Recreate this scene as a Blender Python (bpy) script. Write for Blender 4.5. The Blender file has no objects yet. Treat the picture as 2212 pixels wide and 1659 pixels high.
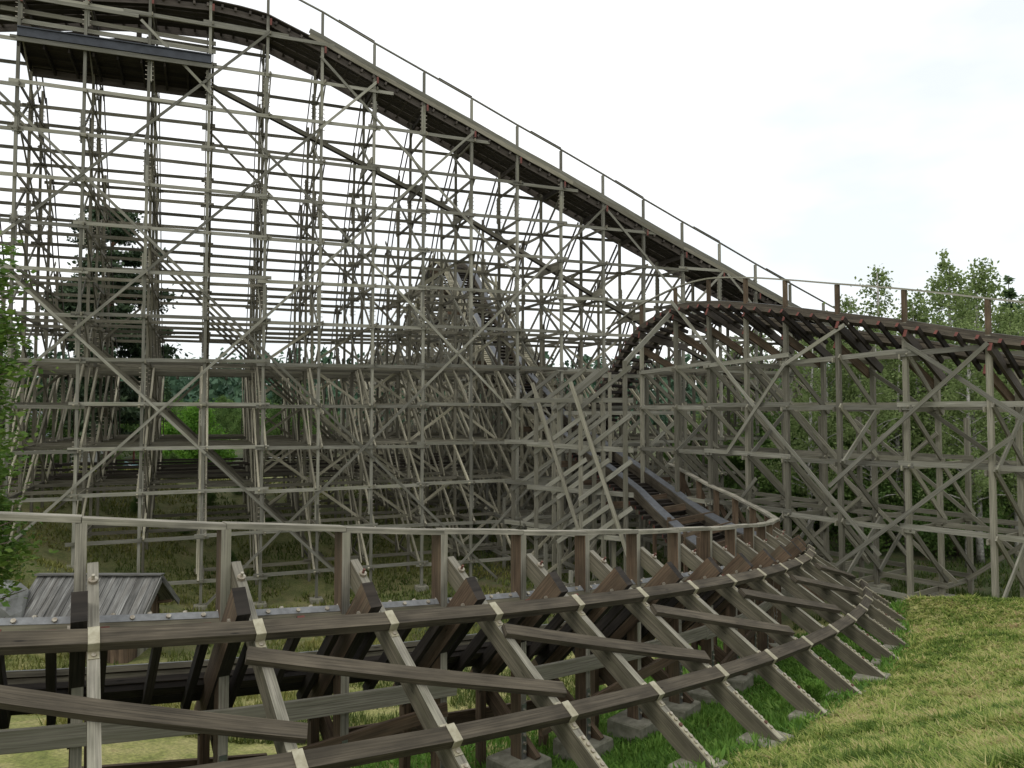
import bpy, math, random
import numpy as np
from mathutils import Vector as V

random.seed(7); rng = np.random.default_rng(7)
SC = bpy.context.scene; COL = SC.collection
PI = math.pi

# ------------------------------------------------------------------ camera, sky, sun, exposure
cam = bpy.data.cameras.new("camera"); camo = bpy.data.objects.new("camera", cam); COL.objects.link(camo)
cam.sensor_width = 36.0; cam.lens = 27.99; cam.clip_end = 3000; cam.clip_start = 0.05
PITCH = 2.6
camo.location = (0, 0, 0); camo.rotation_euler = (math.radians(90 + PITCH), 0, 0)
cam.shift_y = -(1720 * math.tan(math.radians(PITCH)) - 50.5) / 2212
SC.camera = camo

W = bpy.data.worlds.new("World"); SC.world = W; W.use_nodes = True
nt = W.node_tree; nt.nodes.clear()
def N(t, typ, **kw):
    n = t.nodes.new(typ)
    for k, v in kw.items():
        if k == 'loc': continue
        setattr(n, k, v)
    return n
SKYLOC = (.35, .2, .1)
SUN_EL, SUN_AZ = math.radians(52), math.radians(215)
out = N(nt, 'ShaderNodeOutputWorld'); bg = N(nt, 'ShaderNodeBackground')
sky = N(nt, 'ShaderNodeTexSky', sky_type='NISHITA', sun_disc=False); sky.sun_elevation = SUN_EL; sky.sun_rotation = SUN_AZ
tc = N(nt, 'ShaderNodeTexCoord'); mp = N(nt, 'ShaderNodeMapping'); mp.inputs['Scale'].default_value = (1.3, 1.3, 3.2); mp.inputs['Location'].default_value = SKYLOC
nz = N(nt, 'ShaderNodeTexNoise'); nz.inputs['Scale'].default_value = 1.6; nz.inputs['Detail'].default_value = 5; nz.inputs['Roughness'].default_value = .52
rp = N(nt, 'ShaderNodeValToRGB'); rp.color_ramp.elements[0].position = .36; rp.color_ramp.elements[1].position = .62
rp.color_ramp.elements[0].color = (9.3, 9.8, 10.0, 1); rp.color_ramp.elements[1].color = (12.9, 12.9, 12.8, 1)
mx = N(nt, 'ShaderNodeMix', data_type='RGBA'); mx.inputs[0].default_value = .9
L = nt.links.new
L(tc.outputs['Generated'], mp.inputs['Vector']); L(mp.outputs[0], nz.inputs['Vector']); L(nz.outputs['Fac'], rp.inputs[0])
L(sky.outputs[0], mx.inputs[6]); L(rp.outputs[0], mx.inputs[7]); L(mx.outputs[2], bg.inputs[0]); bg.inputs[1].default_value = .1
L(bg.outputs[0], out.inputs[0])
sun = bpy.data.lights.new("sun", 'SUN'); sun.energy = .9; sun.angle = math.radians(25); sun.color = (1, .97, .92)
suno = bpy.data.objects.new("sun", sun); COL.objects.link(suno)
sd = V((math.sin(SUN_AZ) * math.cos(SUN_EL), math.cos(SUN_AZ) * math.cos(SUN_EL), math.sin(SUN_EL)))
suno.rotation_euler = (-sd).to_track_quat('-Z', 'Y').to_euler(); suno.location = (0, 0, 60)
SC.view_settings.view_transform = 'Standard'; SC.view_settings.look = 'None'; SC.view_settings.exposure = .12; SC.view_settings.gamma = 1

# ------------------------------------------------------------------ materials
MATS = {}
def newmat(key):
    m = bpy.data.materials.new(key); m.use_nodes = True; t = m.node_tree; t.nodes.clear()
    o = N(t, 'ShaderNodeOutputMaterial'); b = N(t, 'ShaderNodeBsdfPrincipled'); t.links.new(b.outputs[0], o.inputs[0])
    MATS[key] = m
    return m, t, b
def ramp(t, stops):
    r = N(t, 'ShaderNodeValToRGB'); e = r.color_ramp.elements
    while len(e) < len(stops): e.new(.5)
    for x, (p, c) in zip(e, stops): x.position = p; x.color = (*c, 1)
    return r
def wood(key, dark, light, tint=None, bump=0.0, rough=.85, var=.42):
    m, t, b = newmat(key); lk = t.links.new
    uv = N(t, 'ShaderNodeUVMap'); m1 = N(t, 'ShaderNodeMapping'); m1.inputs['Scale'].default_value = (1.1, 34, 1)
    n1 = N(t, 'ShaderNodeTexNoise'); n1.inputs['Scale'].default_value = 1; n1.inputs['Detail'].default_value = 6; n1.inputs['Roughness'].default_value = .6; n1.inputs['Distortion'].default_value = .3
    lk(uv.outputs[0], m1.inputs[0]); lk(m1.outputs[0], n1.inputs['Vector'])
    r1 = ramp(t, [(.3, dark), (.7, light)]); lk(n1.outputs['Fac'], r1.inputs[0])
    m2 = N(t, 'ShaderNodeMapping'); m2.inputs['Scale'].default_value = (.55, 5, 1)
    n2 = N(t, 'ShaderNodeTexNoise'); n2.inputs['Scale'].default_value = 1; n2.inputs['Detail'].default_value = 4
    lk(uv.outputs[0], m2.inputs[0]); lk(m2.outputs[0], n2.inputs['Vector'])
    tm = N(t, 'ShaderNodeMix', data_type='RGBA'); tm.inputs[7].default_value = (*(tint or dark), 1)
    tr = N(t, 'ShaderNodeMapRange'); tr.inputs[1].default_value = .45; tr.inputs[2].default_value = .72; tr.inputs[4].default_value = .75
    lk(n2.outputs['Fac'], tr.inputs[0]); lk(tr.outputs[0], tm.inputs[0]); lk(r1.outputs[0], tm.inputs[6])
    m3 = N(t, 'ShaderNodeMapping'); m3.inputs['Scale'].default_value = (.5, 85, 1)
    n3 = N(t, 'ShaderNodeTexNoise'); n3.inputs['Scale'].default_value = 1; n3.inputs['Detail'].default_value = 2
    lk(uv.outputs[0], m3.inputs[0]); lk(m3.outputs[0], n3.inputs['Vector'])
    cr = N(t, 'ShaderNodeMapRange'); cr.inputs[1].default_value = .3; cr.inputs[2].default_value = .4; cr.inputs[3].default_value = .45; cr.inputs[4].default_value = 1
    lk(n3.outputs['Fac'], cr.inputs[0])
    at = N(t, 'ShaderNodeAttribute', attribute_name='rnd'); ar = N(t, 'ShaderNodeMapRange'); ar.inputs[3].default_value = 1 - var; ar.inputs[4].default_value = 1 + var
    lk(at.outputs['Fac'], ar.inputs[0])
    mu = N(t, 'ShaderNodeMath', operation='MULTIPLY'); lk(cr.outputs[0], mu.inputs[0]); lk(ar.outputs[0], mu.inputs[1])
    fm = N(t, 'ShaderNodeVectorMath', operation='SCALE'); lk(tm.outputs[2], fm.inputs[0]); lk(mu.outputs[0], fm.inputs[3])
    lk(fm.outputs[0], b.inputs['Base Color']); b.inputs['Roughness'].default_value = rough
    b.inputs['Specular IOR Level'].default_value = .25
    if bump:
        mk = N(t, 'ShaderNodeMapping'); mk.inputs['Scale'].default_value = (1.3, 5.5, 1); lk(uv.outputs[0], mk.inputs[0])
        vk = N(t, 'ShaderNodeTexVoronoi'); vk.inputs['Scale'].default_value = 1; lk(mk.outputs[0], vk.inputs['Vector'])
        kr = N(t, 'ShaderNodeMapRange'); kr.inputs[1].default_value = .035; kr.inputs[2].default_value = .10; kr.inputs[3].default_value = .35; kr.inputs[4].default_value = 1; lk(vk.outputs['Distance'], kr.inputs[0])
        ms = N(t, 'ShaderNodeMapping'); ms.inputs['Scale'].default_value = (.9, 2.2, 1); lk(uv.outputs[0], ms.inputs[0])
        ns = N(t, 'ShaderNodeTexNoise'); ns.inputs['Scale'].default_value = 1.4; ns.inputs['Detail'].default_value = 5; lk(ms.outputs[0], ns.inputs['Vector'])
        sr = N(t, 'ShaderNodeMapRange'); sr.inputs[1].default_value = .3; sr.inputs[2].default_value = .6; sr.inputs[3].default_value = .55; sr.inputs[4].default_value = 1.08; lk(ns.outputs['Fac'], sr.inputs[0])
        m5 = N(t, 'ShaderNodeMath', operation='MULTIPLY'); lk(kr.outputs[0], m5.inputs[0]); lk(sr.outputs[0], m5.inputs[1]); m6 = N(t, 'ShaderNodeMath', operation='MULTIPLY'); lk(mu.outputs[0], m6.inputs[0]); lk(m5.outputs[0], m6.inputs[1]); lk(m6.outputs[0], fm.inputs[3])
        bp = N(t, 'ShaderNodeBump'); bp.inputs['Strength'].default_value = bump; bp.inputs['Distance'].default_value = .01
        ad = N(t, 'ShaderNodeMath', operation='ADD'); lk(n1.outputs['Fac'], ad.inputs[0]); lk(cr.outputs[0], ad.inputs[1])
        lk(ad.outputs[0], bp.inputs['Height']); lk(bp.outputs[0], b.inputs['Normal'])
def solid(key, c, c2=None, rough=.7, metal=0., scale=3., bump=0.):
    m, t, b = newmat(key); lk = t.links.new
    g = N(t, 'ShaderNodeTexCoord'); n = N(t, 'ShaderNodeTexNoise'); n.inputs['Scale'].default_value = scale; n.inputs['Detail'].default_value = 7; n.inputs['Roughness'].default_value = .62
    lk(g.outputs['Object'], n.inputs['Vector'])
    c2 = c2 or tuple(x * .7 for x in c); r = ramp(t, [(.32, c2), (.68, c)]); lk(n.outputs['Fac'], r.inputs[0]); lk(r.outputs[0], b.inputs['Base Color'])
    b.inputs['Roughness'].default_value = rough; b.inputs['Metallic'].default_value = metal
    if bump:
        bp = N(t, 'ShaderNodeBump'); bp.inputs['Strength'].default_value = bump; bp.inputs['Distance'].default_value = .03; lk(n.outputs['Fac'], bp.inputs['Height']); lk(bp.outputs[0], b.inputs['Normal'])
def leafmat(key, stops, trans=.3):
    m, t, b = newmat(key); lk = t.links.new
    at = N(t, 'ShaderNodeAttribute', attribute_name='rnd'); r = ramp(t, stops); lk(at.outputs['Fac'], r.inputs[0])
    lk(r.outputs[0], b.inputs['Base Color']); b.inputs['Roughness'].default_value = .6; b.inputs['Specular IOR Level'].default_value = .2
    if trans:
        o = [x for x in t.nodes if x.type == 'OUTPUT_MATERIAL'][0]
        tl = N(t, 'ShaderNodeBsdfTranslucent'); lk(r.outputs[0], tl.inputs[0]); ms = N(t, 'ShaderNodeMixShader'); ms.inputs[0].default_value = trans
        lk(b.outputs[0], ms.inputs[1]); lk(tl.outputs[0], ms.inputs[2]); lk(ms.outputs[0], o.inputs[0])

wood('grey_wood', (.118, .113, .092), (.285, .275, .225), (.152, .147, .10))
wood('pale_wood', (.20, .183, .132), (.47, .435, .33), (.26, .245, .16))  # pale tone; on low braces their lit look is put into the colour
wood('slate_wood', (.088, .080, .060), (.24, .222, .172), (.125, .118, .075))  # darker grey; back rows' contrast against the sky partly put into the colour
wood('tan_wood', (.115, .106, .080), (.285, .268, .21), (.16, .155, .105))
wood('dark_wood', (.035, .03, .026), (.10, .085, .07), (.05, .04, .03))
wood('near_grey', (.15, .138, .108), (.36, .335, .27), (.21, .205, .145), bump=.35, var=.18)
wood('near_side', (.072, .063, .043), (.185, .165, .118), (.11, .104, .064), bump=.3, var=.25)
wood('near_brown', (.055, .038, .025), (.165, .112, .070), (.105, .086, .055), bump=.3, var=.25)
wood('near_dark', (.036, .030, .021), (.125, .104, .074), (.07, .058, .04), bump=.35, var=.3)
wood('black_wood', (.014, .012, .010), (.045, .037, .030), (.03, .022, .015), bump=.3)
wood('roof_board', (.085, .083, .078), (.30, .295, .275), (.12, .11, .095), bump=.3, var=.3)
wood('shed_board', (.09, .06, .04), (.2, .14, .095), (.1, .075, .05), bump=.2)
solid('red_paint', (.16, .045, .032), (.10, .03, .022), .8)
solid('bracket', (.44, .41, .30), (.27, .24, .16), .55, .25, 9)
solid('steel', (.42, .44, .46), (.26, .26, .27), .34, .85, 6)
solid('galvanised', (.27, .275, .275), (.16, .162, .16), .6, .15, 8)
solid('rail_grey', (.13, .138, .15), (.075, .078, .082), .5, .2, 5)
solid('dark_steel', (.05, .055, .062), (.03, .032, .036), .45, .6, 2)
solid('bolt', (.5, .47, .38), (.25, .2, .15), .5, .6, 14)
solid('rust_bolt', (.15, .062, .045), (.10, .05, .035), .75, .2, 14)
solid('concrete', (.27, .255, .20), (.13, .125, .085), .95, 0, 5, .6)
solid('rock', (.27, .27, .26), (.11, .115, .10), .95, 0, 1.1, .9)
solid('bark', (.12, .085, .06), (.05, .036, .026), .95, 0, 6, .6)
solid('pine_bark', (.20, .10, .06), (.07, .04, .028), .95, 0, 5, .6)
solid('birch_bark', (.62, .6, .55), (.10, .09, .08), .8, 0, 7, .3)
solid('roof_metal', (.20, .215, .235), (.15, .16, .18), .5, .2, .6)
solid('white_paint', (.72, .72, .70), (.60, .60, .58), .6)
solid('purple_cloth', (.30, .16, .55), (.22, .1, .42), .8)
solid('pink_paint', (.6, .08, .3), (.4, .05, .2), .7)
solid('pale_blue', (.42, .62, .66), (.32, .5, .55), .5)
solid('glass', (.03, .035, .04), (.02, .02, .02), .1)
leafmat('birch_leaf', [(0, (.08, .12, .04)), (.5, (.18, .245, .085)), (1, (.32, .39, .16))], .5)
leafmat('dark_leaf', [(0, (.04, .08, .02)), (.5, (.10, .175, .045)), (1, (.20, .29, .08))], .4)
leafmat('bush_leaf', [(0, (.05, .13, .02)), (.5, (.12, .27, .035)), (1, (.24, .42, .055))], .4)
leafmat('rowan_leaf', [(0, (.04, .09, .018)), (.5, (.09, .17, .03)), (1, (.18, .26, .05))], .35)
leafmat('pine_leaf', [(0, (.018, .034, .018)), (.5, (.042, .07, .034)), (1, (.085, .12, .055))], .1)
leafmat('spruce_leaf', [(0, (.018, .04, .018)), (.5, (.045, .085, .034)), (1, (.09, .14, .055))], .15)
leafmat('far_leaf', [(0, (.03, .065, .04)), (.5, (.06, .115, .068)), (1, (.10, .17, .095))], .1)
leafmat('hay_grass', [(0, (.075, .135, .02)), (.3, (.20, .28, .05)), (.62, (.37, .39, .11)), (.87, (.54, .47, .22)), (1, (.36, .26, .13))], .35)
leafmat('moss_grass', [(0, (.045, .08, .016)), (.4, (.12, .145, .033)), (.75, (.26, .245, .07)), (1, (.40, .33, .13))], .3)
leafmat('lush_grass', [(0, (.05, .12, .016)), (.5, (.12, .245, .036)), (1, (.27, .41, .09))], .4)

# ------------------------------------------------------------------ builders
WP = {}
def setp(o, label=None, cat=None, group=None, kind=None):
    if label: o['label'] = label
    if cat: o['category'] = cat
    if group: o['group'] = group
    if kind: o['kind'] = kind
    return o
def empty(name, loc, parent=None, **kw):
    o = bpy.data.objects.new(name, None); COL.objects.link(o); loc = V(loc)
    o.location = loc - (WP[parent.name] if parent else V((0, 0, 0))); o.parent = parent; WP[o.name] = loc
    o.empty_display_size = .2
    return setp(o, **kw)
class MB:
    def __init__(s): s.v = []; s.f = []; s.uv = []; s.m = []; s.r = []
    def face(s, idx, uvs, mat, r):
        s.f.append(idx); s.uv.extend(uvs); s.m.append(mat); s.r.append(r)
    def beam(s, p0, p1, w, h, mat='grey_wood', side=None, end=None, up=(0, 0, 1), r=None, ext=0.0):
        p0 = V(p0); p1 = V(p1); d = p1 - p0; ln = d.length
        if ln < 1e-4: return s
        d /= ln
        if ext: p0 = p0 - d * ext; p1 = p1 + d * ext; ln += 2 * ext
        up = V(up)
        if abs(d.dot(up)) > .995: up = V((.362 * -1, .932, 0)) if abs(d.z) > .9 else V((0, 0, 1))
        sx = d.cross(up).normalized(); uz = sx.cross(d).normalized()
        a, b = sx * (w / 2), uz * (h / 2); base = len(s.v)
        for p in (p0, p1): s.v += [p - a - b, p + a - b, p + a + b, p - a + b]
        r = random.random() if r is None else r
        u0 = random.random() * 60; v0 = random.random() * 20
        side = side or mat; end = end or mat
        w_, h_ = w, h; acc = v0
        for (i, j, ww, mt) in ((0, 1, w_, mat), (1, 2, h_, side), (2, 3, w_, mat), (3, 0, h_, side)):
            s.face((base + i, base + j, base + 4 + j, base + 4 + i), [(u0, acc), (u0, acc + ww), (u0 + ln, acc + ww), (u0 + ln, acc)], mt, r); acc += ww + .37
        for q, o in (((3, 2, 1, 0), 0), ((4, 5, 6, 7), 0)):
            s.face(tuple(base + k for k in q), [(u0, v0), (u0 + .1, v0), (u0 + .1, v0 + .1), (u0, v0 + .1)], end, r)
        return s
    def sweep(s, pts, ups, w, h, mat='grey_wood', side=None, r=None, sides=None):
        """bent board through pts; ups = direction of its thickness h, w across."""
        n = len(pts); base = len(s.v); r = random.random() if r is None else r; side = side or mat
        u = [0.]; v0 = random.random() * 20; u0 = random.random() * 50
        for i in range(n):
            t = (V(pts[min(i + 1, n - 1)]) - V(pts[max(i - 1, 0)])).normalized(); up = V(ups[i]) if not isinstance(ups, V) else ups
            sx = t.cross(up).normalized(); uz = sx.cross(t).normalized(); a, b = sx * (w / 2), uz * (h / 2); p = V(pts[i])
            s.v += [p - a - b, p + a - b, p + a + b, p - a + b]
            if i: u.append(u[-1] + (V(pts[i]) - V(pts[i - 1])).length)
        for i in range(n - 1):
            b0, b1 = base + 4 * i, base + 4 * i + 4; acc = v0
            for (x, y, ww, mt) in ((0, 1, w, mat), (1, 2, h, side), (2, 3, w, mat), (3, 0, h, side)):
                s.face((b0 + x, b0 + y, b1 + y, b1 + x), [(u0 + u[i], acc), (u0 + u[i], acc + ww), (u0 + u[i + 1], acc + ww), (u0 + u[i + 1], acc)], mt, r); acc += ww + .37
        for q, bb in (((3, 2, 1, 0), base), ((0, 1, 2, 3), base + 4 * (n - 1))):
            s.face(tuple(bb + k for k in q), [(u0, v0), (u0 + .1, v0), (u0 + .1, v0 + .1), (u0, v0 + .1)], mat, r)
        return s
    def poly(s, pts, mat, r=None):
        base = len(s.v); s.v += [V(p) for p in pts]; o = V(pts[0])
        e = (V(pts[1]) - o).normalized(); nn = e.cross(V(pts[2]) - o); g = nn.cross(e).normalized() if nn.length > 1e-9 else V((0, 0, 1))
        s.face(tuple(range(base, base + len(pts))), [((V(p) - o).dot(e), (V(p) - o).dot(g)) for p in pts], mat, random.random() if r is None else r); return s
    def prism(s, pts, ext, mat, end=None, r=None):
        """polygon pts extruded by vector ext"""
        pts = [V(p) for p in pts]; e = V(ext); n = len(pts); r = random.random() if r is None else r
        s.poly(pts[::-1], end or mat, r); s.poly([p + e for p in pts], end or mat, r)
        for i in range(n): s.poly([pts[i], pts[(i + 1) % n], pts[(i + 1) % n] + e, pts[i] + e], mat, r)
        return s
    def tube(s, pts, rad, mat, n=8, cap=True, r=None):
        rad = rad if hasattr(rad, '__len__') else [rad] * len(pts); base = len(s.v); r = random.random() if r is None else r; m = len(pts)
        for i in range(m):
            t = (V(pts[min(i + 1, m - 1)]) - V(pts[max(i - 1, 0)])).normalized(); q = V((1, 0, 0)) if abs(t.x) < .8 else V((0, 1, 0))
            a = t.cross(q).normalized(); b = t.cross(a)
            for k in range(n): s.v.append(V(pts[i]) + (a * math.cos(2 * PI * k / n) + b * math.sin(2 * PI * k / n)) * rad[i])
        for i in range(m - 1):
            for k in range(n):
                k2 = (k + 1) % n; s.face((base + i * n + k, base + i * n + k2, base + (i + 1) * n + k2, base + (i + 1) * n + k), [(i, k * .1), (i, k * .1 + .1), (i + 1, k * .1 + .1), (i + 1, k * .1)], mat, r)
        if cap:
            s.face(tuple(base + k for k in range(n))[::-1], [(0, 0)] * n, mat, r); s.face(tuple(base + (m - 1) * n + k for k in range(n)), [(0, 0)] * n, mat, r)
        return s
    def build(s, name, parent=None, origin=None, smooth=False, **kw):
        if not s.v: return None
        pw = WP[parent.name] if parent else V((0, 0, 0)); og = V(origin) if origin is not None else s.v[0].copy()
        me = bpy.data.meshes.new(name); me.from_pydata([tuple(p - og) for p in s.v], [], s.f)
        keys = []
        for k in s.m:
            if k not in keys: keys.append(k)
        for k in keys: me.materials.append(MATS[k])
        me.polygons.foreach_set('material_index', [keys.index(k) for k in s.m])
        uvl = me.uv_layers.new(name='UVMap'); uvl.data.foreach_set('uv', [c for p in s.uv for c in p])
        at = me.attributes.new('rnd', 'FLOAT', 'FACE'); at.data.foreach_set('value', s.r)
        if smooth: me.polygons.foreach_set('use_smooth', [True] * len(s.f))
        o = bpy.data.objects.new(name, me); COL.objects.link(o); o.parent = parent; o.location = og - pw; WP[o.name] = og
        return setp(o, **kw)
def quads_obj(name, P, r, mat, parent=None, origin=(0, 0, 0), tri=False, **kw):
    """P: (N,k,3) numpy of separate faces, r: per face value"""
    n, k, _ = P.shape; me = bpy.data.meshes.new(name); og = np.array(origin)
    me.vertices.add(n * k); me.vertices.foreach_set('co', (P - og).reshape(-1).astype(np.float32))
    me.loops.add(n * k); me.loops.foreach_set('vertex_index', np.arange(n * k, dtype=np.int32))
    me.polygons.add(n); me.polygons.foreach_set('loop_start', np.arange(0, n * k, k, dtype=np.int32))
    try: me.polygons.foreach_set('loop_total', np.full(n, k, dtype=np.int32))
    except Exception: pass
    me.update(calc_edges=True); me.materials.append(MATS[mat])
    at = me.attributes.new('rnd', 'FLOAT', 'FACE'); at.data.foreach_set('value', np.clip(r, 0, 1).astype(np.float32))
    o = bpy.data.objects.new(name, me); COL.objects.link(o); o.parent = parent
    pw = WP[parent.name] if parent else V((0, 0, 0)); o.location = V(origin) - pw; WP[o.name] = V(origin)
    return setp(o, **kw)
def smooth_noise(x, y, s=1., seed=0):
    x = np.asarray(x) / s; y = np.asarray(y) / s; c_, s_ = math.cos(seed * 1.7 + .6), math.sin(seed * 1.7 + .6); x, y = c_ * x - s_ * y, s_ * x + c_ * y
    def h(i, j): 
        t = np.sin(i * 127.1 + j * 311.7 + seed * 74.7) * 43758.5453; return t - np.floor(t)
    i = np.floor(x); j = np.floor(y); fx = x - i; fy = y - j; fx = fx * fx * (3 - 2 * fx); fy = fy * fy * (3 - 2 * fy)
    return (h(i, j) * (1 - fx) + h(i + 1, j) * fx) * (1 - fy) + (h(i, j + 1) * (1 - fx) + h(i + 1, j + 1) * fx) * fy

# ------------------------------------------------------------------ plan of the place (camera at origin, +Y away)
# near banked curve: post line
CUR = {}
def _curve():
    x, y, ph, d, k0, k1, k2 = -5.3685, 9.9998, .5041, 1.7117, .0455, -.0061, .0005
    n = 8; X, Y, P = x, y, ph
    for i in range(14):
        CUR[i] = (X, Y, P)
        for j in range(n):
            t = i + j / n; k = k0 + k1 * t + k2 * t * t
            X += d / n * math.cos(P + k * d / n / 2); Y += d / n * math.sin(P + k * d / n / 2); P += k * d / n
    X, Y, P = x, y, ph
    for i in range(-1, -4, -1):
        P -= k0 * d; X -= d * math.cos(P + k0 * d / 2); Y -= d * math.sin(P + k0 * d / 2); CUR[i] = (X, Y, P)
    man = {14: (9.32, 28.25), 15: (9.55, 29.95), 16: (9.52, 31.7), 17: (9.3, 33.4), 18: (8.95, 35.1), 19: (8.6, 36.8), 20: (8.2, 38.5), 21: (7.7, 40.1)}
    for i, (a, b) in man.items():
        na = man.get(i + 1, (a - .5, b + 1.6)); pb = man.get(i - 1, CUR[13][:2]); CUR[i] = (a, b, math.atan2(na[1] - pb[1], na[0] - pb[0]))
_curve()
def cur(t):
    i = math.floor(t); a = CUR[i]; b = CUR.get(i + 1, a); f = t - i
    return tuple(a[k] * (1 - f) + b[k] * f for k in range(3))
def CP(t, r, z, tan=0.):
    x, y, p = cur(t); return V((x + r * math.sin(p) + tan * math.cos(p), y - r * math.cos(p) + tan * math.sin(p), z))
def zu(i): return -2.6391 - .1583 * i
# tall hill
S = 2.644; U = V((.932, .362, 0)); NN = V((-.362, .932, 0)); P00 = V((-14.5, 37.5, 0))
def PK(k, m, z=0.): p = P00 + U * (S * k) + NN * m; return V((p.x, p.y, z))

# ------------------------------------------------------------------ terrain heights
ctrl = [(0, 0, -1.75), (-3, 1, -2.1), (4, 2, -2.0), (4.5, 7, -3.1), (8, 5, -2.6), (9.6, 15, -4.85), (12.3, 24.7, -5.8), (13.6, 24.2, -5.68), (15.2, 23.5, -5.66), (17, 22.8, -5.65), (19.5, 22, -5.6), (20, 18, -5.0),
        (0, -8, -1.6), (-8, -8, -2.5), (12, -5, -1.8), (-1.6, 5, -3.6), (14, 10, -3.8), (7, 10.5, -3.95), (20, 28, -7.0), (25, 22, -5.6), (14.4, 26.1, -6.75), (16, 25.6, -6.75), (13, 26.6, -6.8),
        (13.86, 28.3, -7.1), (12.19, 30, -7.1), (16, 28, -7.1), (18.5, 26, -7.0), (20, 35, -7.2), (15, 40, -7.2), (30, 45, -6), (40, 60, -5.5), (30, 30, -6.2),
        (-8, 6, -5.3), (-10, 12, -5.9), (-9, 16, -6.5), (-12, 22, -7.8), (-14.4, 27, -8.6), (-17, 23, -7.8), (-18.3, 28.4, -6.6), (-19, 31, -5.7), (-22, 30, -5.0), (-22, 26, -5.8), (-25, 22, -6),
        (-6, 25, -8.2), (0, 25, -8), (4, 30, -8), (-10, 32, -9.0), (-2, 34, -9.2), (9, 42, -7.6), (-30, 34, -4.5), (-40, 40, -4),
        (40, 0, -3), (-40, 0, -5), (-40, -30, -4), (40, -30, -3), (60, 40, -5), (-70, 70, -3), (70, 110, -4), (0, 120, -4), (-80, 140, -2), (100, 60, -4)]
for k, z in ((-5, -5.2), (-4, -5.6), (-3, -6.3), (-2, -7.2), (-1, -8.6), (0, -9.4), (2, -9.5), (4, -9.3), (6, -9.0), (9, -8), (12, -7.4), (16, -6.8)):
    ctrl.append((*PK(k, 0)[:2], z)); ctrl.append((*PK(k, 16)[:2], max(z * .62, -6.4) if k < 4 else -6.4)); ctrl.append((*PK(k, 36)[:2], -5.2))
for i in range(-3, 14):
    for r, z in ((4.3, -4.33), (3.75, -4.47), (2.6, -4.98), (0, -5.85), (-2, -6.05), (-4.5, -6.5)):
        if i >= 10 and r < 0: continue
        p = CP(i, r, 0); ctrl.append((p.x, p.y, z - .155 * i))
for i in (15, 17, 19, 21): p = CP(i, -.8, 0); ctrl.append((p.x, p.y, -7.9))
ctrl = np.array(ctrl, float)
_d = np.hypot(ctrl[:, None, 0] - ctrl[None, :, 0], ctrl[:, None, 1] - ctrl[None, :, 1])
_A = np.vstack([np.hstack([-np.sqrt(_d ** 2 + .25) + .06 * np.eye(len(ctrl)), np.ones((len(ctrl), 1))]), np.append(np.ones(len(ctrl)), 0)[None]])
_w = np.linalg.solve(_A, np.append(ctrl[:, 2], 0))
def gz(x, y):
    x = np.atleast_1d(np.asarray(x, float)); y = np.atleast_1d(np.asarray(y, float)); sh = x.shape; x = x.ravel(); y = y.ravel(); o = np.empty(len(x))
    for a in range(0, len(x), 20000):
        d = np.hypot(x[a:a + 20000, None] - ctrl[None, :, 0], y[a:a + 20000, None] - ctrl[None, :, 1]); o[a:a + 20000] = -np.sqrt(d ** 2 + .25) @ _w[:-1] + _w[-1]
    R = np.hypot(x, y); far = np.clip((R - 110) / 80, 0, 1); o = o * (1 - far) + far * (-4 + 0.055 * np.minimum(np.maximum(y - 150, 0), 200) * (y > 0))
    o += (smooth_noise(x, y, 1.1, 1) - .5) * .10 + (smooth_noise(x, y, .37, 2) - .5) * .05
    return o.reshape(sh)
def g(x, y): return float(gz(x, y)[0])

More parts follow.
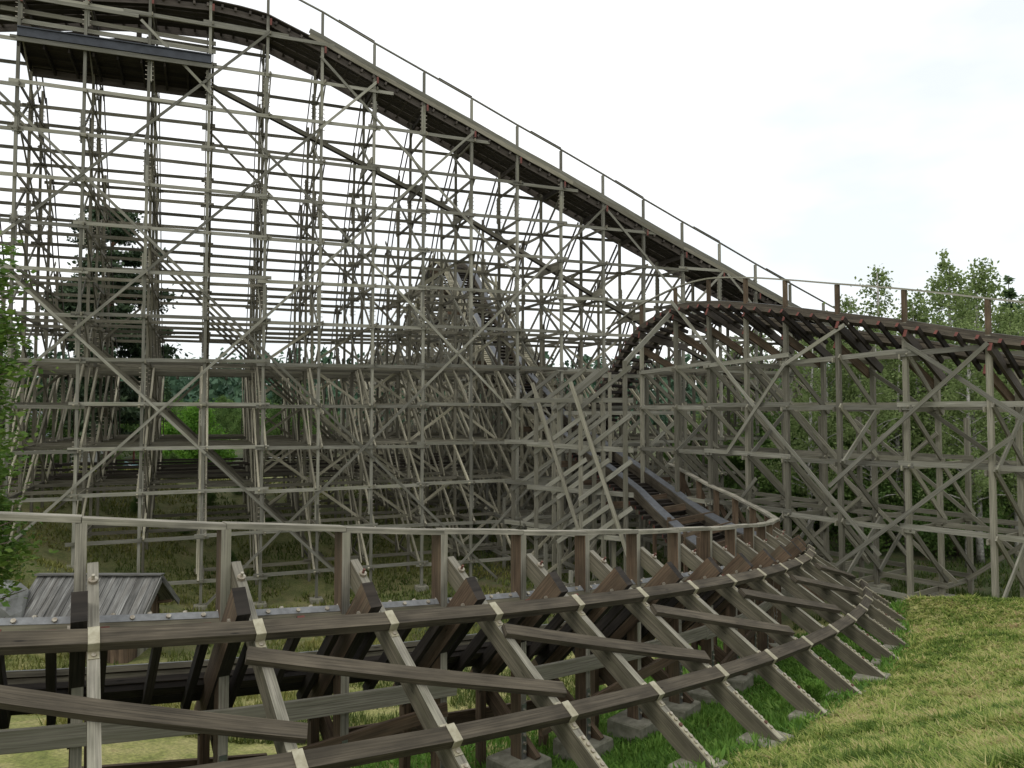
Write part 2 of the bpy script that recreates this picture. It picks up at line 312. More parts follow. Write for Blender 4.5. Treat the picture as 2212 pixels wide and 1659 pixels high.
def make_ground():
    a = np.linspace(-1, 1, 420); xs = np.sinh(a * 4.9) / np.sinh(4.9) * 700
    b = np.linspace(0, 1, 430); ys = -12 + np.sinh(b * 4.2) / np.sinh(4.2) * 900
    X, Y = np.meshgrid(xs, ys); Z = gz(X, Y); nx, ny = len(xs), len(ys)
    me = bpy.data.meshes.new('ground'); co = np.stack([X, Y, Z], -1).reshape(-1, 3)
    me.vertices.add(nx * ny); me.vertices.foreach_set('co', co.ravel().astype(np.float32))
    i = np.arange(nx - 1); j = np.arange(ny - 1); I, J = np.meshgrid(i, j); q = np.stack([J * nx + I, J * nx + I + 1, (J + 1) * nx + I + 1, (J + 1) * nx + I], -1).reshape(-1, 4)
    me.loops.add(q.size); me.loops.foreach_set('vertex_index', q.ravel().astype(np.int32)); me.polygons.add(len(q)); me.polygons.foreach_set('loop_start', np.arange(0, q.size, 4, dtype=np.int32))
    try: me.polygons.foreach_set('loop_total', np.full(len(q), 4, dtype=np.int32))
    except Exception: pass
    me.update(calc_edges=True); me.polygons.foreach_set('use_smooth', np.ones(len(q), bool))
    x, y = co[:, 0], co[:, 1]
    hay = np.clip(1.25 - np.maximum(0, (y - 26.5) / 2.0) * (x > 0) - np.maximum(0, (y - 22) / 8) * (x <= 0), .0, 1) 
    hay = np.maximum(hay, .5 * ((x < -4) & (x > -34) & (y > 20) & (y < 62)) * (.45 + .55 * smooth_noise(x, y, 4, 9)))
    at = me.attributes.new('hay', 'FLOAT', 'POINT'); at.data.foreach_set('value', hay.astype(np.float32))
    m, t, bs = newmat('ground'); lk = t.links.new
    tcn = N(t, 'ShaderNodeTexCoord')
    def noise(sc, det=6):
        n = N(t, 'ShaderNodeTexNoise'); n.inputs['Scale'].default_value = sc; n.inputs['Detail'].default_value = det; n.inputs['Roughness'].default_value = .65; lk(tcn.outputs['Object'], n.inputs['Vector']); return n
    n1 = noise(1.3); n2 = noise(14, 8); n3 = noise(.5)
    ra = ramp(t, [(.28, (.12, .15, .03)), (.45, (.24, .25, .07)), (.62, (.36, .33, .13)), (.8, (.26, .18, .085))]); lk(n1.outputs[0], ra.inputs[0])
    rb = ramp(t, [(.3, (.022, .036, .010)), (.48, (.06, .075, .02)), (.62, (.095, .078, .036)), (.78, (.12, .135, .03))]); lk(n3.outputs[0], rb.inputs[0])
    hv = N(t, 'ShaderNodeAttribute', attribute_name='hay'); mi = N(t, 'ShaderNodeMix', data_type='RGBA'); lk(hv.outputs['Fac'], mi.inputs[0]); lk(rb.outputs[0], mi.inputs[6]); lk(ra.outputs[0], mi.inputs[7])
    mr = N(t, 'ShaderNodeMapRange'); mr.inputs[1].default_value = .3; mr.inputs[2].default_value = .7; mr.inputs[3].default_value = .5; mr.inputs[4].default_value = 1.3; lk(n2.outputs[0], mr.inputs[0])
    sc = N(t, 'ShaderNodeVectorMath', operation='SCALE'); lk(mi.outputs[2], sc.inputs[0]); lk(mr.outputs[0], sc.inputs[3]); lk(sc.outputs[0], bs.inputs['Base Color']); bs.inputs['Roughness'].default_value = .95
    bp = N(t, 'ShaderNodeBump'); bp.inputs['Strength'].default_value = .8; bp.inputs['Distance'].default_value = .05; lk(n2.outputs[0], bp.inputs['Height']); lk(bp.outputs[0], bs.inputs['Normal'])
    me.materials.append(m); o = bpy.data.objects.new('ground', me); COL.objects.link(o); o['kind'] = 'structure'
make_ground()

# ------------------------------------------------------------------ generic track
def crom(pts, n=6):
    pts = [V(p) for p in pts]; o = []
    for i in range(len(pts) - 1):
        p0 = pts[max(i - 1, 0)]; p1 = pts[i]; p2 = pts[i + 1]; p3 = pts[min(i + 2, len(pts) - 1)]
        for j in range(n):
            t = j / n; o.append(.5 * ((2 * p1) + (p2 - p0) * t + (2 * p0 - 5 * p1 + 4 * p2 - p3) * t * t + (3 * p1 - p0 - 3 * p2 + p3) * t ** 3))
    o.append(pts[-1]); return o
def track(parent, pts, Ls, gauge=1.2, tie_sp=.62, tie_len=2.0, stack=(.26, .34), wd='dark_wood', wside=None, red=True, tie_h=.16, plate=True, tie_mat=None, stack_layers=2, top_side=None, plate_mat='galvanised', plate_w=.62):
    """pts: centre of rail tops; Ls: unit vectors across the track (towards its outer edge)."""
    tr = empty('track', pts[0], parent); n = len(pts)
    T = [(pts[min(i + 1, n - 1)] - pts[max(i - 1, 0)]).normalized() for i in range(n)]
    NM = [Ls[i].cross(T[i]).normalized() for i in range(n)]
    NM = [x if x.z > 0 else -x for x in NM]
    for sg in (1, -1):
        mb = MB(); hh = stack[1] / stack_layers
        for q in range(stack_layers):
            off = .0 if q % 2 == 0 else .012
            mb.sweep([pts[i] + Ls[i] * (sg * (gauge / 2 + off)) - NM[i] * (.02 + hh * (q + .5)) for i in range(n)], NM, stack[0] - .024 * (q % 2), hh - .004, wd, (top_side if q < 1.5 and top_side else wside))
        mb.build('rail_stack', tr)
        if plate:
            MB().sweep([pts[i] + Ls[i] * (sg * gauge / 2) for i in range(n)], NM, stack[0] * plate_w, .03, plate_mat).build('steel_rail', tr)
    mb = MB(); acc = 0.; nxt = .3
    for i in range(n - 1):
        seg = (pts[i + 1] - pts[i]).length
        while nxt < acc + seg:
            f = (nxt - acc) / seg; c = pts[i].lerp(pts[i + 1], f); l = Ls[i].lerp(Ls[i + 1], f).normalized(); nm = NM[i].lerp(NM[i + 1], f).normalized()
            c = c - nm * (.02 + stack[1] + tie_h / 2); j = random.uniform(-.06, .06)
            mb.beam(c - l * (tie_len / 2 + j), c + l * (tie_len / 2 - j), .1, tie_h, tie_mat or wd, end='red_paint' if red else None, up=nm); nxt += tie_sp * random.uniform(.92, 1.08)
        acc += seg
    mb.build('cross_ties', tr, kind='stuff')
    return tr, T, NM

# ================================================================== 1. the tall drop hill
ZT = ([-7, -6, -5, -4, -3, -2, -1, 0, .6, 1, 2, 3, 4, 5, 6, 7, 8, 9, 10, 11, 12, 13, 15, 17, 19, 21, 23], [15.3, 15.9, 16.5, 17.1, 17.6, 18.1, 18.45, 18.65, 18.68, 18.6, 17.95, 17.0, 16.0, 15.0, 13.9, 12.85, 11.75, 10.6, 9.5, 8.45, 7.35, 6.3, 4.2, 2.2, .3, -1.5, -3])
def zt(k): return float(np.interp(k, *ZT) + np.interp(k, [-6, -1, 0, 1, 2, 3, 5, 8, 13], [1.1, 1.15, 1.1, .92, .6, .4, .25, .2, .1]))
def ztr(k): return float(np.interp(k, [0, 5, 8, 13], [15.9, 10.45, 6.5, .3]))   # return trough
ROWS = [0, 2.86, 5.72, 8.58, 11.44, 14.3, 17.16]; DROP = [0, 0, 2.6, 6.4, 10.8, 14.6, 16.2]
LEV = [.1 + 2.03 * j for j in range(-5, 10)]
hill = empty('drop_hill', PK(0, 0, -9.4), label='tallest grey timber trestle filling the left, its long straight drop slanting down across the sky', cat='roller coaster')
def rtop(j, k):
    if j < 2: return zt(k) - .45
    t = zt(k) - DROP[j]
    if j >= 2 and k < 7: t = max(t, 2.2)
    return t
INK = 7.62   # the inner drop passes between posts 7 and 8
def z_in(m): return float(np.interp(m, [-9, -7.5, -1.7, 4.5, 11.4, 17.3, 22.8, 24.5, 26.5, 29, 34, 42], [-4.3, -3.9, -2.35, -.5, 2.8, 7.1, 11.3, 12.3, 12.7, 12.0, 8.5, 1]))
KS = range(-5, 20)
def jit(a=.012): return V((random.uniform(-a, a), random.uniform(-a, a), random.uniform(-a, a)))
for k in KS:
    b = empty('trestle_bent', PK(k, 0, g(*PK(k, 0)[:2])), hill)
    act = []
    for j, m in enumerate(ROWS):
        gr = g(*PK(k, m)[:2]); tp = rtop(j, k)
        if tp < gr + 2.0: continue
        act.append((j, m, gr, tp))
        top = tp if j else (zt(k) + 1.35)
        mb = MB(); zb = gr - .15; dx = 0.0
        z = zb; i = 0
        while z < top - .05:      # spliced timbers
            z2 = min(z + random.uniform(4.6, 5.4), top)
            if top - z2 < 1.5: z2 = top
            w = .13 if (z < 9 or j == 0) else .115
            if j == 0 and z2 == top and z2 > tp + .3:
                mb.beam(PK(k, m, z), PK(k, m, tp), w, .19, 'grey_wood', up=NN); mb.beam(PK(k, m, tp), PK(k, m, top), .13, .14, 'grey_wood', up=NN)
            else: mb.beam(PK(k, m, z) + jit(), PK(k, m, z2) + jit(), w, .17 if j < 2 else .14, 'grey_wood' if j == 0 else 'slate_wood', up=NN)  # rows behind painted darker, partly for how they stand against bright sky
            if z2 < top:
                sg = random.choice((-1, 1)); c = PK(k, m, z2) + U * (sg * (w / 2 + .035)); mb.beam(c - V((0, 0, .75)), c + V((0, 0, .75)), .06, .15, 'grey_wood' if j == 0 else 'slate_wood', up=NN)
                for q in range(7): mb.beam(c + U * (-sg * (w + .13)) + V((0, 0, -.65 + q * .21)), c + U * (sg * .09) + V((0, 0, -.65 + q * .21)), .03, .03, 'bolt')
            z = z2
        mb.build('post', b)
    if len(act) < 2: continue
    # cap beam under the track, red end towards us
    MB().beam(PK(k, -.3, zt(k) - .62) + U * .12, PK(k, 3.2, zt(k) - .62) + U * .12, .1, .34, 'dark_wood', end='red_paint').build('cap_beam', b)
    zb_ = MB()
    for l, z in enumerate(LEV):
        rows = [a for a in act if a[3] > z - .2 and a[2] < z - .2]
        if len(rows) >= 2:
            MB().beam(PK(k, rows[0][1] - .3, z + random.uniform(-.04, .04)) + U * .11, PK(k, rows[-1][1] + .3, z + random.uniform(-.04, .04)) + U * .11, .05, .16, 'slate_wood').build('tie_beam', b)
        for a, c in zip(rows[:-1], rows[1:]):
            if c[3] < z + 1.7 or z + 2.03 > zt(k) - .6: continue
            s_ = -.12 if (a[0] + l) % 2 else .17
            flip = (z > 1 and (l + (a[0] % 2)) % 2 == 0)
            z0, z1 = (z + 2.0, z + .05) if flip else (z + .05, z + 2.0)
            zb_.beam(PK(k, a[1], z0) + U * s_, PK(k, c[1], z1) + U * s_, .09 if z < 2 else .05, .15, 'slate_wood' if flip else 'pale_wood' if z < 2 else 'grey_wood', ext=.2)  # low braces paler: light on their tops put into the colour
        if z < 1.5:      # second brace family low down
            for a, c in zip(rows[:-1], rows[1:]):
                if random.random() < .3: zb_.beam(PK(k, a[1], z + 2.0) + U * .2, PK(k, c[1], z + .05) + U * .2, .05, .14, 'tan_wood', ext=.15)
                if random.random() < .6: zb_.beam(PK(k, a[1] + 1.43, z + .05) - U * .2, PK(k, c[1] + .2, z + 2.0) - U * .2, .05, .14, 'pale_wood', ext=.1)
    zb_.build('zigzag_braces', b)
    bl = MB()
    for a, c in zip(act[1:-1], act[2:]):
        if a[3] - c[3] > 1.0:
            for o_ in (-.13, .15): bl.beam(PK(k, c[1], c[3] - .6) + U * o_, PK(k, a[1] + .1, min(a[3] - .3, c[3] + 5.2)) + U * o_, .05, .13, 'dark_wood')
    last = act[-1]
    if last[3] > -1:
        for o_ in (-.13, .15): bl.beam(PK(k, last[1], last[3] - .3) + U * o_, PK(k, last[1] + 1.7, max(last[3] - 6, g(*PK(k, last[1] + 1.7)[:2]))) + U * o_, .05, .13, 'dark_wood')
    bl.build('batter_legs', b)
    # bearer of the return trough
    zr = ztr(k) + .02
    if -.5 < k < 12.5: MB().beam(PK(k, -.1, zr) - U * .12, PK(k, 3.0, zr) - U * .12, .06, .34, 'tan_wood').build('trough_bearer', b)
def lapped(mb, j, k0, k1, z, m, w=.05, h=.165, mat='grey_wood', step=3):
    k = k0; i = 0; first = random.choice((2, 3))
    while k < k1 - .01:
        k2 = min(k + (first if i == 0 else step), k1)
        if k1 - k2 < 1.2: k2 = k1
        dz = random.uniform(-.05, .05)
        mb.beam(PK(k - .12, m, z + (.05 if i % 2 else -.05) + dz), PK(k2 + .12, m, z + (.05 if i % 2 else -.05) - dz), w, h, mat)
        k = k2; i += 1
for j, m in enumerate(ROWS):
    for z in LEV:
        run = []
        ks = [k for k in KS if rtop(j, k) > z - .1 and g(*PK(k, m)[:2]) < z - .5 and rtop(j, k) > g(*PK(k, m)[:2]) + 2]
        if len(ks) < 2: continue
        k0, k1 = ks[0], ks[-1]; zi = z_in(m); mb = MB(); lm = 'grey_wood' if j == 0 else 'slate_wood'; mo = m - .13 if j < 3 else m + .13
        if k0 < 7 < 8 < k1 and m < 27 and zi - .9 < z < zi + 2.6:
            lapped(mb, j, k0, 7, z, mo, mat=lm); lapped(mb, j, 8, k1, z, mo, mat=lm)
        else: lapped(mb, j, k0, k1 + (.25 if j == 0 else 0), z, mo, mat=lm)
        mb.build('ledger', hill)
# long sway braces, each running down from the track to the ground
def sway(j, k0, z0, dirn, m, sl=2.6):
    k, z = k0, z0; mb = MB(); i = 0; zi = z_in(m)
    while True:
        n_ = abs(round(k + dirn * 1.3) - k) if i == 0 else 3.0; k2 = k + dirn * n_; z2 = z - sl * n_
        if not (-6.2 <= min(k, k2) and max(k, k2) < 18.5):
            if max(k, k2) < -5 and dirn > 0: k, z = k2, z2; i += 1; continue
            break
        f = 1.0
        for f in np.linspace(1, 0, 25):
            if z + (z2 - z) * f > g(*PK(k + (k2 - k) * f, m)[:2]) + .1: break
        kk = k + (k2 - k) * f; zz = z + (z2 - z) * f
        ok = z < rtop(j, k) + (.4 if j < 2 else 0)
        cross = (min(k, kk) < 8 and max(k, kk) > 7) and (min(z, zz) < zi + 2.5 and max(z, zz) > zi - .8)
        if ok and not cross and f > .05: mb.beam(PK(k, m + (.06 if i % 2 else 0), z), PK(kk, m + (.06 if i % 2 else 0), zz), .045, .125, 'grey_wood' if j == 0 else 'slate_wood', ext=.15)
        if f < .99: break
        k, z = k2, z2; i += 1
    mb.build('sway_brace', hill)
for (k0, z0) in ((-7.6, 17.7), (-4.6, 17.3), (-1.1, 17.9), (2.0, 17.5), (8.05, 11.3), (11.2, 8.0), (14.2, 4.7)):
    for j in ((0, 1, 2, 3, 4) if k0 < -4 else (0, 2)): sway(j, k0, z0, 1, ROWS[j] - .2)
for (k0, z0) in ((1.0, 18.3), (3.0, 16.6), (5.0, 14.7), (8.0, 11.4), (11.0, 8.1), (14, 5)):
    for j in ((0, 3) if k0 > 2 else (0,)): sway(j, k0, z0, -1, ROWS[j] - .26)
for j in (1, 2, 3, 4, 5, 6):
    mb = MB()
    for k in range(1, 11):
        for z in LEV:
            if z > (7 if k > 3 else 2.5) or random.random() < .42 or g(*PK(k, ROWS[j])[:2]) > z: continue
            zi = z_in(ROWS[j])
            if k in (6, 7) and zi - 2.5 < z < zi + 2.6: continue
            if rtop(j, k + 1) < z + 2: continue
            fl = random.random() < .5; mb.beam(PK(k, ROWS[j] + .2, z + (2.0 if fl else .05)), PK(k + 1, ROWS[j] + .2, z + (.05 if fl else 2.0)), .05, .14, 'pale_wood', ext=.12)
    mb.build('bay_braces', hill)
# the track on top
kk = np.arange(-7, 22.01, .25)
pts = [PK(k, 1.43, zt(k) + .12) for k in kk]; Ls = [-NN] * len(pts)
track(hill, pts, Ls, gauge=1.25, tie_len=3.15, stack=(.34, .42), tie_sp=.66, red=False)
mb = MB()
for (m0, wd_) in ((.12, .55),): mb.sweep([PK(k, m0, zt(k) - .20) for k in kk], V((0, 0, 1)), wd_, .05, 'dark_wood')
mb.build('walkway_deck', hill)
mb = MB()
for m0 in (.42, .92, 1.42, 1.92, 2.36): mb.sweep([PK(k, m0, zt(k) - .50) for k in kk], V((0, 0, 1)), .42, .05, 'dark_wood')
for m0, d_ in ((2.98, .42), (.06, .30)): mb.sweep([PK(k, m0, zt(k) - .50) for k in kk], V((0, 0, 1)), .06, d_, 'dark_wood')
mb.build('stringer', hill)
fk = [k for k in kk if k >= 1.75]; mb = MB()
for q in (0, 1):
    a = 0
    while a < len(fk) - 1:
        e = min(a + 11 + 3 * q, len(fk) - 1)
        mb.sweep([PK(k, -.16 - .006 * (a // 7 % 2), zt(k) - .18 + .235 * q + random.uniform(-.01, .01)) for k in fk[a:e + 1]], V((0, 0, 1)), .045, .235, 'slate_wood' if q == 0 else 'grey_wood'); a = e
mb.build('side_board', hill)
mb = MB(); a = 0
while a < len(kk) - 1:
    e = min(a + 14, len(kk) - 1); mb.sweep([PK(k, -.02, zt(k) + 1.42) for k in kk[a:e + 1]], V((0, 0, 1)), .12, .055, 'grey_wood'); a = e
for k in range(-4, 16, 2): mb.beam(PK(k + .3, -.02, zt(k + .3) + 1.49), PK(k + 1.0, -.02, zt(k + 1.0) + 1.49), .1, .05, 'dark_wood')
mb.build('handrail', hill)
MB().sweep([PK(k, 1.2, ztr(k)) for k in np.arange(.05, 12.6, .5)], V((0, 0, 1)), .30, .2, 'dark_wood', 'slate_wood').build('return_trough', hill)
mb = MB(); lapped(mb, 0, -3.3, 2.1, 18.25, -.16); mb.build('ledger', hill)
# second darker level track, and platform with its steel girder at upper left
pf = empty('lift_platform', PK(-3, 0, 16.52), hill)
ib = MB(); 
for dz, w, h in ((.2, .22, .05), (0, .06, .36), (-.2, .22, .05)): ib.beam(PK(-3, -.3, 16.57 + dz), PK(0.03, -.3, 16.57 + dz), w, h, 'dark_steel')
ib.build('steel_girder', pf)
MB().beam(PK(-3.02, -.33, 16.22), PK(0.05, -.33, 16.22), .06, .2, 'grey_wood').build('edge_board', pf)
dk = MB()
for q in range(13): dk.beam(PK(-3, .05 + q * .235, 16.26), PK(0, .05 + q * .235, 16.26), .225, .06, 'black_wood')
for q in range(9): dk.beam(PK(-3 + q * .375, -.1, 16.11), PK(-3 + q * .375, 3.2, 16.11), .08, .24, 'black_wood')
dk.beam(PK(-3, 3.05, 16.12), PK(0, 3.05, 16.12), .1, .5, 'dark_wood')
dk.build('deck', pf)
mc = MB()
for a, c in ((-2.9, -1.9), (-1.8, -1.0), (-2.2, -1.2)): mc.beam(PK(a, 1.2, 16.92), PK(c, 1.6, 17.72), .3, .35, 'dark_wood'); mc.beam(PK(c, 1.0, 16.52), PK(c, 1.0, 17.92), .22, .22, 'dark_wood')
mc.beam(PK(-2.6, 1.4, 17.22), PK(-1.1, 1.4, 16.82), 1.1, .25, 'dark_wood'); mc.beam(PK(-3.3, .3, 17.32), PK(.1, .3, 17.22), .06, .2, 'grey_wood'); mc.beam(PK(-3.3, .3, 17.77), PK(.1, .3, 17.62), .06, .2, 'tan_wood')
mc.build('lift_machinery', pf)
# low level tracks running through the trestle
def level_run(m, z, k0, k1, wd_='tan_wood'):
    ks_ = np.arange(k0, k1 + .01, .5); track(hill, [PK(k, m, z) for k in ks_], [-NN] * len(ks_), stack=(.2, .42), wd=wd_, red=False, plate=False, tie_sp=1.3, tie_len=1.7)
level_run(7.15, 2.15, -6, 5.5)
for m_ in (9.6, 12.2, 14.9):
    mb = MB()
    for q_ in range(3): lapped(mb, 0, -5, 6, -4.25 + .42 * q_, m_ + .25 * q_, .07, .13, 'dark_wood')
    mb.build('ledger', hill)

# ================================================================== 2. the inner hill and its steep drop
inner = empty('inner_hill', PK(INK, 22, g(*PK(INK, 22)[:2])), label='smaller pointed timber hill seen through the big trestle, its steep drop heading towards the near curve', cat='roller coaster')
LAT = [0.85, 2.3, 4.5, 6.7, 8.9]; LD = [.5, 1.0, 3.6, 7.0, 10.0]
for i in range(-3, 13):
    m = 1.43 + 2.86 * i; zt_ = z_in(m); b = empty('trestle_bent', PK(INK, m, g(*PK(INK, m)[:2])), inner)
    act = []
    for sg in (-1, 1):
        for q, (la, ld) in enumerate(zip(LAT, LD)):
            k = INK + sg * la / S; gr = g(*PK(k, m)[:2]); tp = zt_ - ld + (1.6 if q == 1 and 0 <= i < 9 else 0)
            if i < 0 and sg > 0 and q > 1: continue
            if tp < gr + 1.0: continue
            act.append((sg * la, k, gr, tp)); MB().beam(PK(k, m, gr - .1), PK(k, m, tp), .15, .15, 'pale_wood' if q % 2 else 'grey_wood', up=NN).build('post', b)
    act.sort(); zz = MB()
    for l, z in enumerate(LEV):
        rows = [a for a in act if a[3] > z - .2 and a[2] < z - .2]
        lo_ = [a for a in rows if a[0] < 0]; hi_ = [a for a in rows if a[0] > 0]
        grp = [rows] if z < zt_ - .9 else [lo_, hi_]
        for rw in grp:
            if len(rw) < 2: continue
            MB().beam(PK(rw[0][1] - .1, m - .11, z), PK(rw[-1][1] + .1, m - .11, z), .05, .17, 'tan_wood' if l % 3 else 'grey_wood').build('tie_beam', b)
            for a, c in zip(rw[:-1], rw[1:]):
                if min(a[3], c[3]) < z + 1.2: continue
                up_ = a[0] < 0; z1 = min(z + 2.0, a[3], c[3])
                if i < 0 or (l % 2) == 0: z0_, z1_ = z, z1
                else: z0_, z1_ = (z1, z) if up_ else (z, z1)
                zz.beam(PK(a[1], m - .17, z0_), PK(c[1], m - .17, z1_), .05, .15, 'pale_wood' if l % 2 else 'grey_wood', ext=.25)
    for sg in (-1, 1):
        rw = [a for a in act if a[0] * sg > 0]; rw.sort(key=lambda a: abs(a[0]))
        for a, c in zip(rw[1:-1], rw[2:]):
            if a[3] - c[3] > .8: zz.beam(PK(c[1], m + .15, c[3] - .5), PK(a[1], m + .15, a[3] - .2), .06, .14, 'tan_wood')
    zz.build('cross_braces', b)
    MB().beam(PK(INK - 1.0, m + .1, zt_ - .75), PK(INK + 1.0, m + .1, zt_ - .75), .1, .32, 'near_brown', end='red_paint').build('cap_beam', b)
for sg in (-1, 1):
    for q in (1, 2, 3):
        k = INK + sg * LAT[q] / S
        for z in LEV:
            ms = [1.43 + 2.86 * i for i in range(-3, 13) if z_in(1.43 + 2.86 * i) - LD[q] > z and g(*PK(k, 1.43 + 2.86 * i)[:2]) < z - .4]
            if len(ms) >= 2: MB().beam(PK(k + sg * .04, ms[0] - .4, z - .1), PK(k + sg * .04, ms[-1] + .4, z - .1), .055, .2, 'grey_wood').build('ledger', inner)
# track: near curve -> inner drop, one continuous ribbon (belongs to the near curve up to frame 17)
mm = [-7.5, -4.5, -1.7, 1.5, 4.5, 8, 11.4, 14.5, 17.3, 20, 22.8, 24.5, 26.5, 29, 32, 36]
ctrack = [PK(INK if m > -6 else INK - .05, m, z_in(m)) for m in mm]
pts = crom(ctrack, 5); Ls = [U.copy()] * len(pts)
INPTS = pts
if 0: track(inner, pts, Ls, gauge=1.7, tie_len=2.8, stack=(.36, .46), wd='near_dark', wside='near_brown', tie_mat='tan_wood', tie_sp=.6)
for sg in (-1, 1):
    pts = [p for p in pts if (p - PK(INK, 1.0)).dot(NN) > 0]
    mb = MB(); mb.sweep([p + U * (sg * 1.62) + V((0, 0, .95)) for p in pts], V((0, 0, 1)), .1, .05, 'grey_wood')
    mb.sweep([p + U * (sg * 1.55) - V((0, 0, .15)) for p in pts], V((0, 0, 1)), .5, .05, 'pale_wood')
    for i in range(0, len(pts), 3): mb.beam(pts[i] + U * (sg * 1.62) - V((0, 0, .4)), pts[i] + U * (sg * 1.62) + V((0, 0, .95)), .09, .09, 'grey_wood', up=NN)
    for i in range(0, len(pts) - 1):
        for f in (0, .33, .66):
            p = pts[i].lerp(pts[i + 1], f) + V((0, 0, -.08)); mb.beam(p + U * (sg * 1.35), p + U * (sg * 1.8), .06, .06, 'pale_wood')
    mb.build('side_catwalk', inner)

# ================================================================== 3. near banked curve
near = empty('banked_curve', CP(4, 0, -6.3), label='low banked timber curve across the foreground, braced by slanting props on the mown bank', cat='roller coaster')
RAILZ = {-3: -.85, -2: -1.04, -1: -1.22, 0: -1.40, 1: -1.607, 2: -1.80, 3: -2.0, 4: -2.19, 5: -2.378, 6: -2.56, 7: -2.725, 8: -2.9, 9: -3.07, 10: -3.25, 11: -3.44, 12: -3.63, 13: -3.82, 14: -3.95, 15: -3.98, 16: -3.9, 17: -3.72, 18: -3.55, 19: -3.32, 20: -3.05, 21: -2.75}
def rz(t): i = math.floor(t); a = RAILZ[i]; b = RAILZ.get(i + 1, a); return a + (b - a) * (t - i)
SLP = -.653
def zp(i, r): return zu(i) + (r - 1.198) * SLP          # centre line of the prop's upper face
def bank(i): return math.radians(float(np.interp(i, [-3, 10, 12, 14, 16, 18, 21], [46, 46, 42, 32, 20, 11, 6])))
def armpt(i):                                            # (r,z) where the arm starts, near the prop
    return .80, zp(i, .80) - .05
def rvec(i): x, y, p = cur(i); return V((math.sin(p), -math.cos(p), 0))
def tvec(i): x, y, p = cur(i); return V((math.cos(p), math.sin(p), 0))
for i in range(-2, 14):
    R_, T_ = rvec(i), tvec(i); f = empty('support_frame', CP(i, 0, g(*CP(i, 0, 0)[:2])), near)
    gp = g(*CP(i, 0, 0)[:2]); gi = g(*CP(i, -1.05, 0)[:2]); ff = CP(i, 3.87, 0)
    zfoot = zp(i, 3.87) 
    MB().beam(CP(i, 0, gp + .25), CP(i, 0, rz(i) - .03), .13, .26, 'near_brown', 'near_grey', up=T_).build('post', f) if False else \
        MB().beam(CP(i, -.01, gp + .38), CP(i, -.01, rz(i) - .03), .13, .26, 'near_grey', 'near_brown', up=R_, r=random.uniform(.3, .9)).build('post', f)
    # prop: a deep plank cut level at its foot
    dp = (CP(i, 3.87, zfoot) - CP(i, .08, zp(i, .08))).normalized(); nr = (R_.cross(T_)); nrm = (T_.cross(dp)); nrm = nrm if nrm.z > 0 else -nrm
    D_ = .34; wdt = .125; o_ = T_ * .135
    a0 = CP(i, .10, zp(i, .10)) + o_; a1 = CP(i, 3.9, zp(i, 3.9)) + o_
    b0 = CP(i, .02, zp(i, .02) - .36) + o_; b1 = CP(i, 3.42, zp(i, 3.9) - .0) + o_
    b1 = a1 - R_ * .55 ; b1.z = a1.z - .01
    mbp = MB(); pr = random.uniform(.35, .85)
    for sg in (-1,):
        A0, A1, B0, B1 = [p - T_ * (wdt / 2) for p in (a0, a1, b0, b1)]; e = T_ * wdt
        def q(pp, mt): mbp.poly(pp, mt, pr)
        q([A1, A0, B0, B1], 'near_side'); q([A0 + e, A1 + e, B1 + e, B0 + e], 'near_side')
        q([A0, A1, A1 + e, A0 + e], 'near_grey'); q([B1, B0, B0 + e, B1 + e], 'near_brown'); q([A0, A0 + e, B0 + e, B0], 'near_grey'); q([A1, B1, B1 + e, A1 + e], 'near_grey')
    mbp.build('prop', f)
    # arm carrying the banked track (runs down and inwards)
    bk = bank(i); ar, az = armpt(i); d = V((-math.cos(bk), 0, -math.sin(bk)))
    def AP(s, off=0., tan=0.): return CP(i, ar - s * math.cos(bk) - off * math.sin(bk), az - s * math.sin(bk) + off * math.cos(bk), tan)
    up_ = (AP(0, 1) - AP(0, 0)).normalized()
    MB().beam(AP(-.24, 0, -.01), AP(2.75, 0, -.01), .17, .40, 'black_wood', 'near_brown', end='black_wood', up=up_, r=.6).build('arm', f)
    for s_ in (.10, .28, .46): MB().tube([AP(s_, -.07 + .16 * s_, -.125), AP(s_, -.07 + .16 * s_, -.08)], .034, 'bolt', 8).build('arm_bolt', f)
    # head bolt of the prop
    pb = CP(i, .38, zp(i, .38)) + o_
    MB().tube([pb, pb + nrm * .045], .055, 'bolt', 10).tube([pb + nrm * .04, pb + nrm * .11], .02, 'rust_bolt' if i > 1 else 'bolt', 8).build('head_bolt', f)
    # inner post and heavy brace
    lo_ = AP(2.6)
    MB().beam(V((lo_.x, lo_.y, gi - .1)), V((lo_.x, lo_.y, lo_.z)) , .14, .14, 'near_brown', up=R_).build('inner_post', f)
    MB().beam(CP(i, -1.35, az - 1.9, .16), CP(i, .25, gp + .35, .16), .1, .3, 'near_brown').build('heel_brace', f)
    # saddle clamps
    for (r_) in (1.198, 2.77):
        c = CP(i, r_, zp(i, r_)) + o_; mbk = MB()
        w2 = .118
        mbk.beam(c + nrm * .138 - dp * .118, c + nrm * .138 + dp * .118, w2, .012, 'bracket', up=nrm)
        for sg in (-1, 1):
            mbk.beam(c + dp * (sg * .118) + nrm * .141, c + dp * (sg * .118) + nrm * .004, w2, .012, 'bracket', up=dp)
            mbk.beam(c + dp * (sg * .113) + nrm * .007, c + dp * (sg * .22) + nrm * .007, w2 * .95, .012, 'bracket', up=nrm)
            mbk.tube([c + dp * (sg * .175) + nrm * .01, c + dp * (sg * .175) + nrm * .03], .026, 'bolt', 8)
        mbk.build('saddle_clamp', f)
    st = MB(); s0 = CP(i, 3.05, zp(i, 3.05)) + o_; s1 = CP(i, 3.86, zp(i, 3.86)) + o_
    st.beam(s0 + nrm * .006, s1 + nrm * .006, .1, .008, 'bracket', up=nrm)
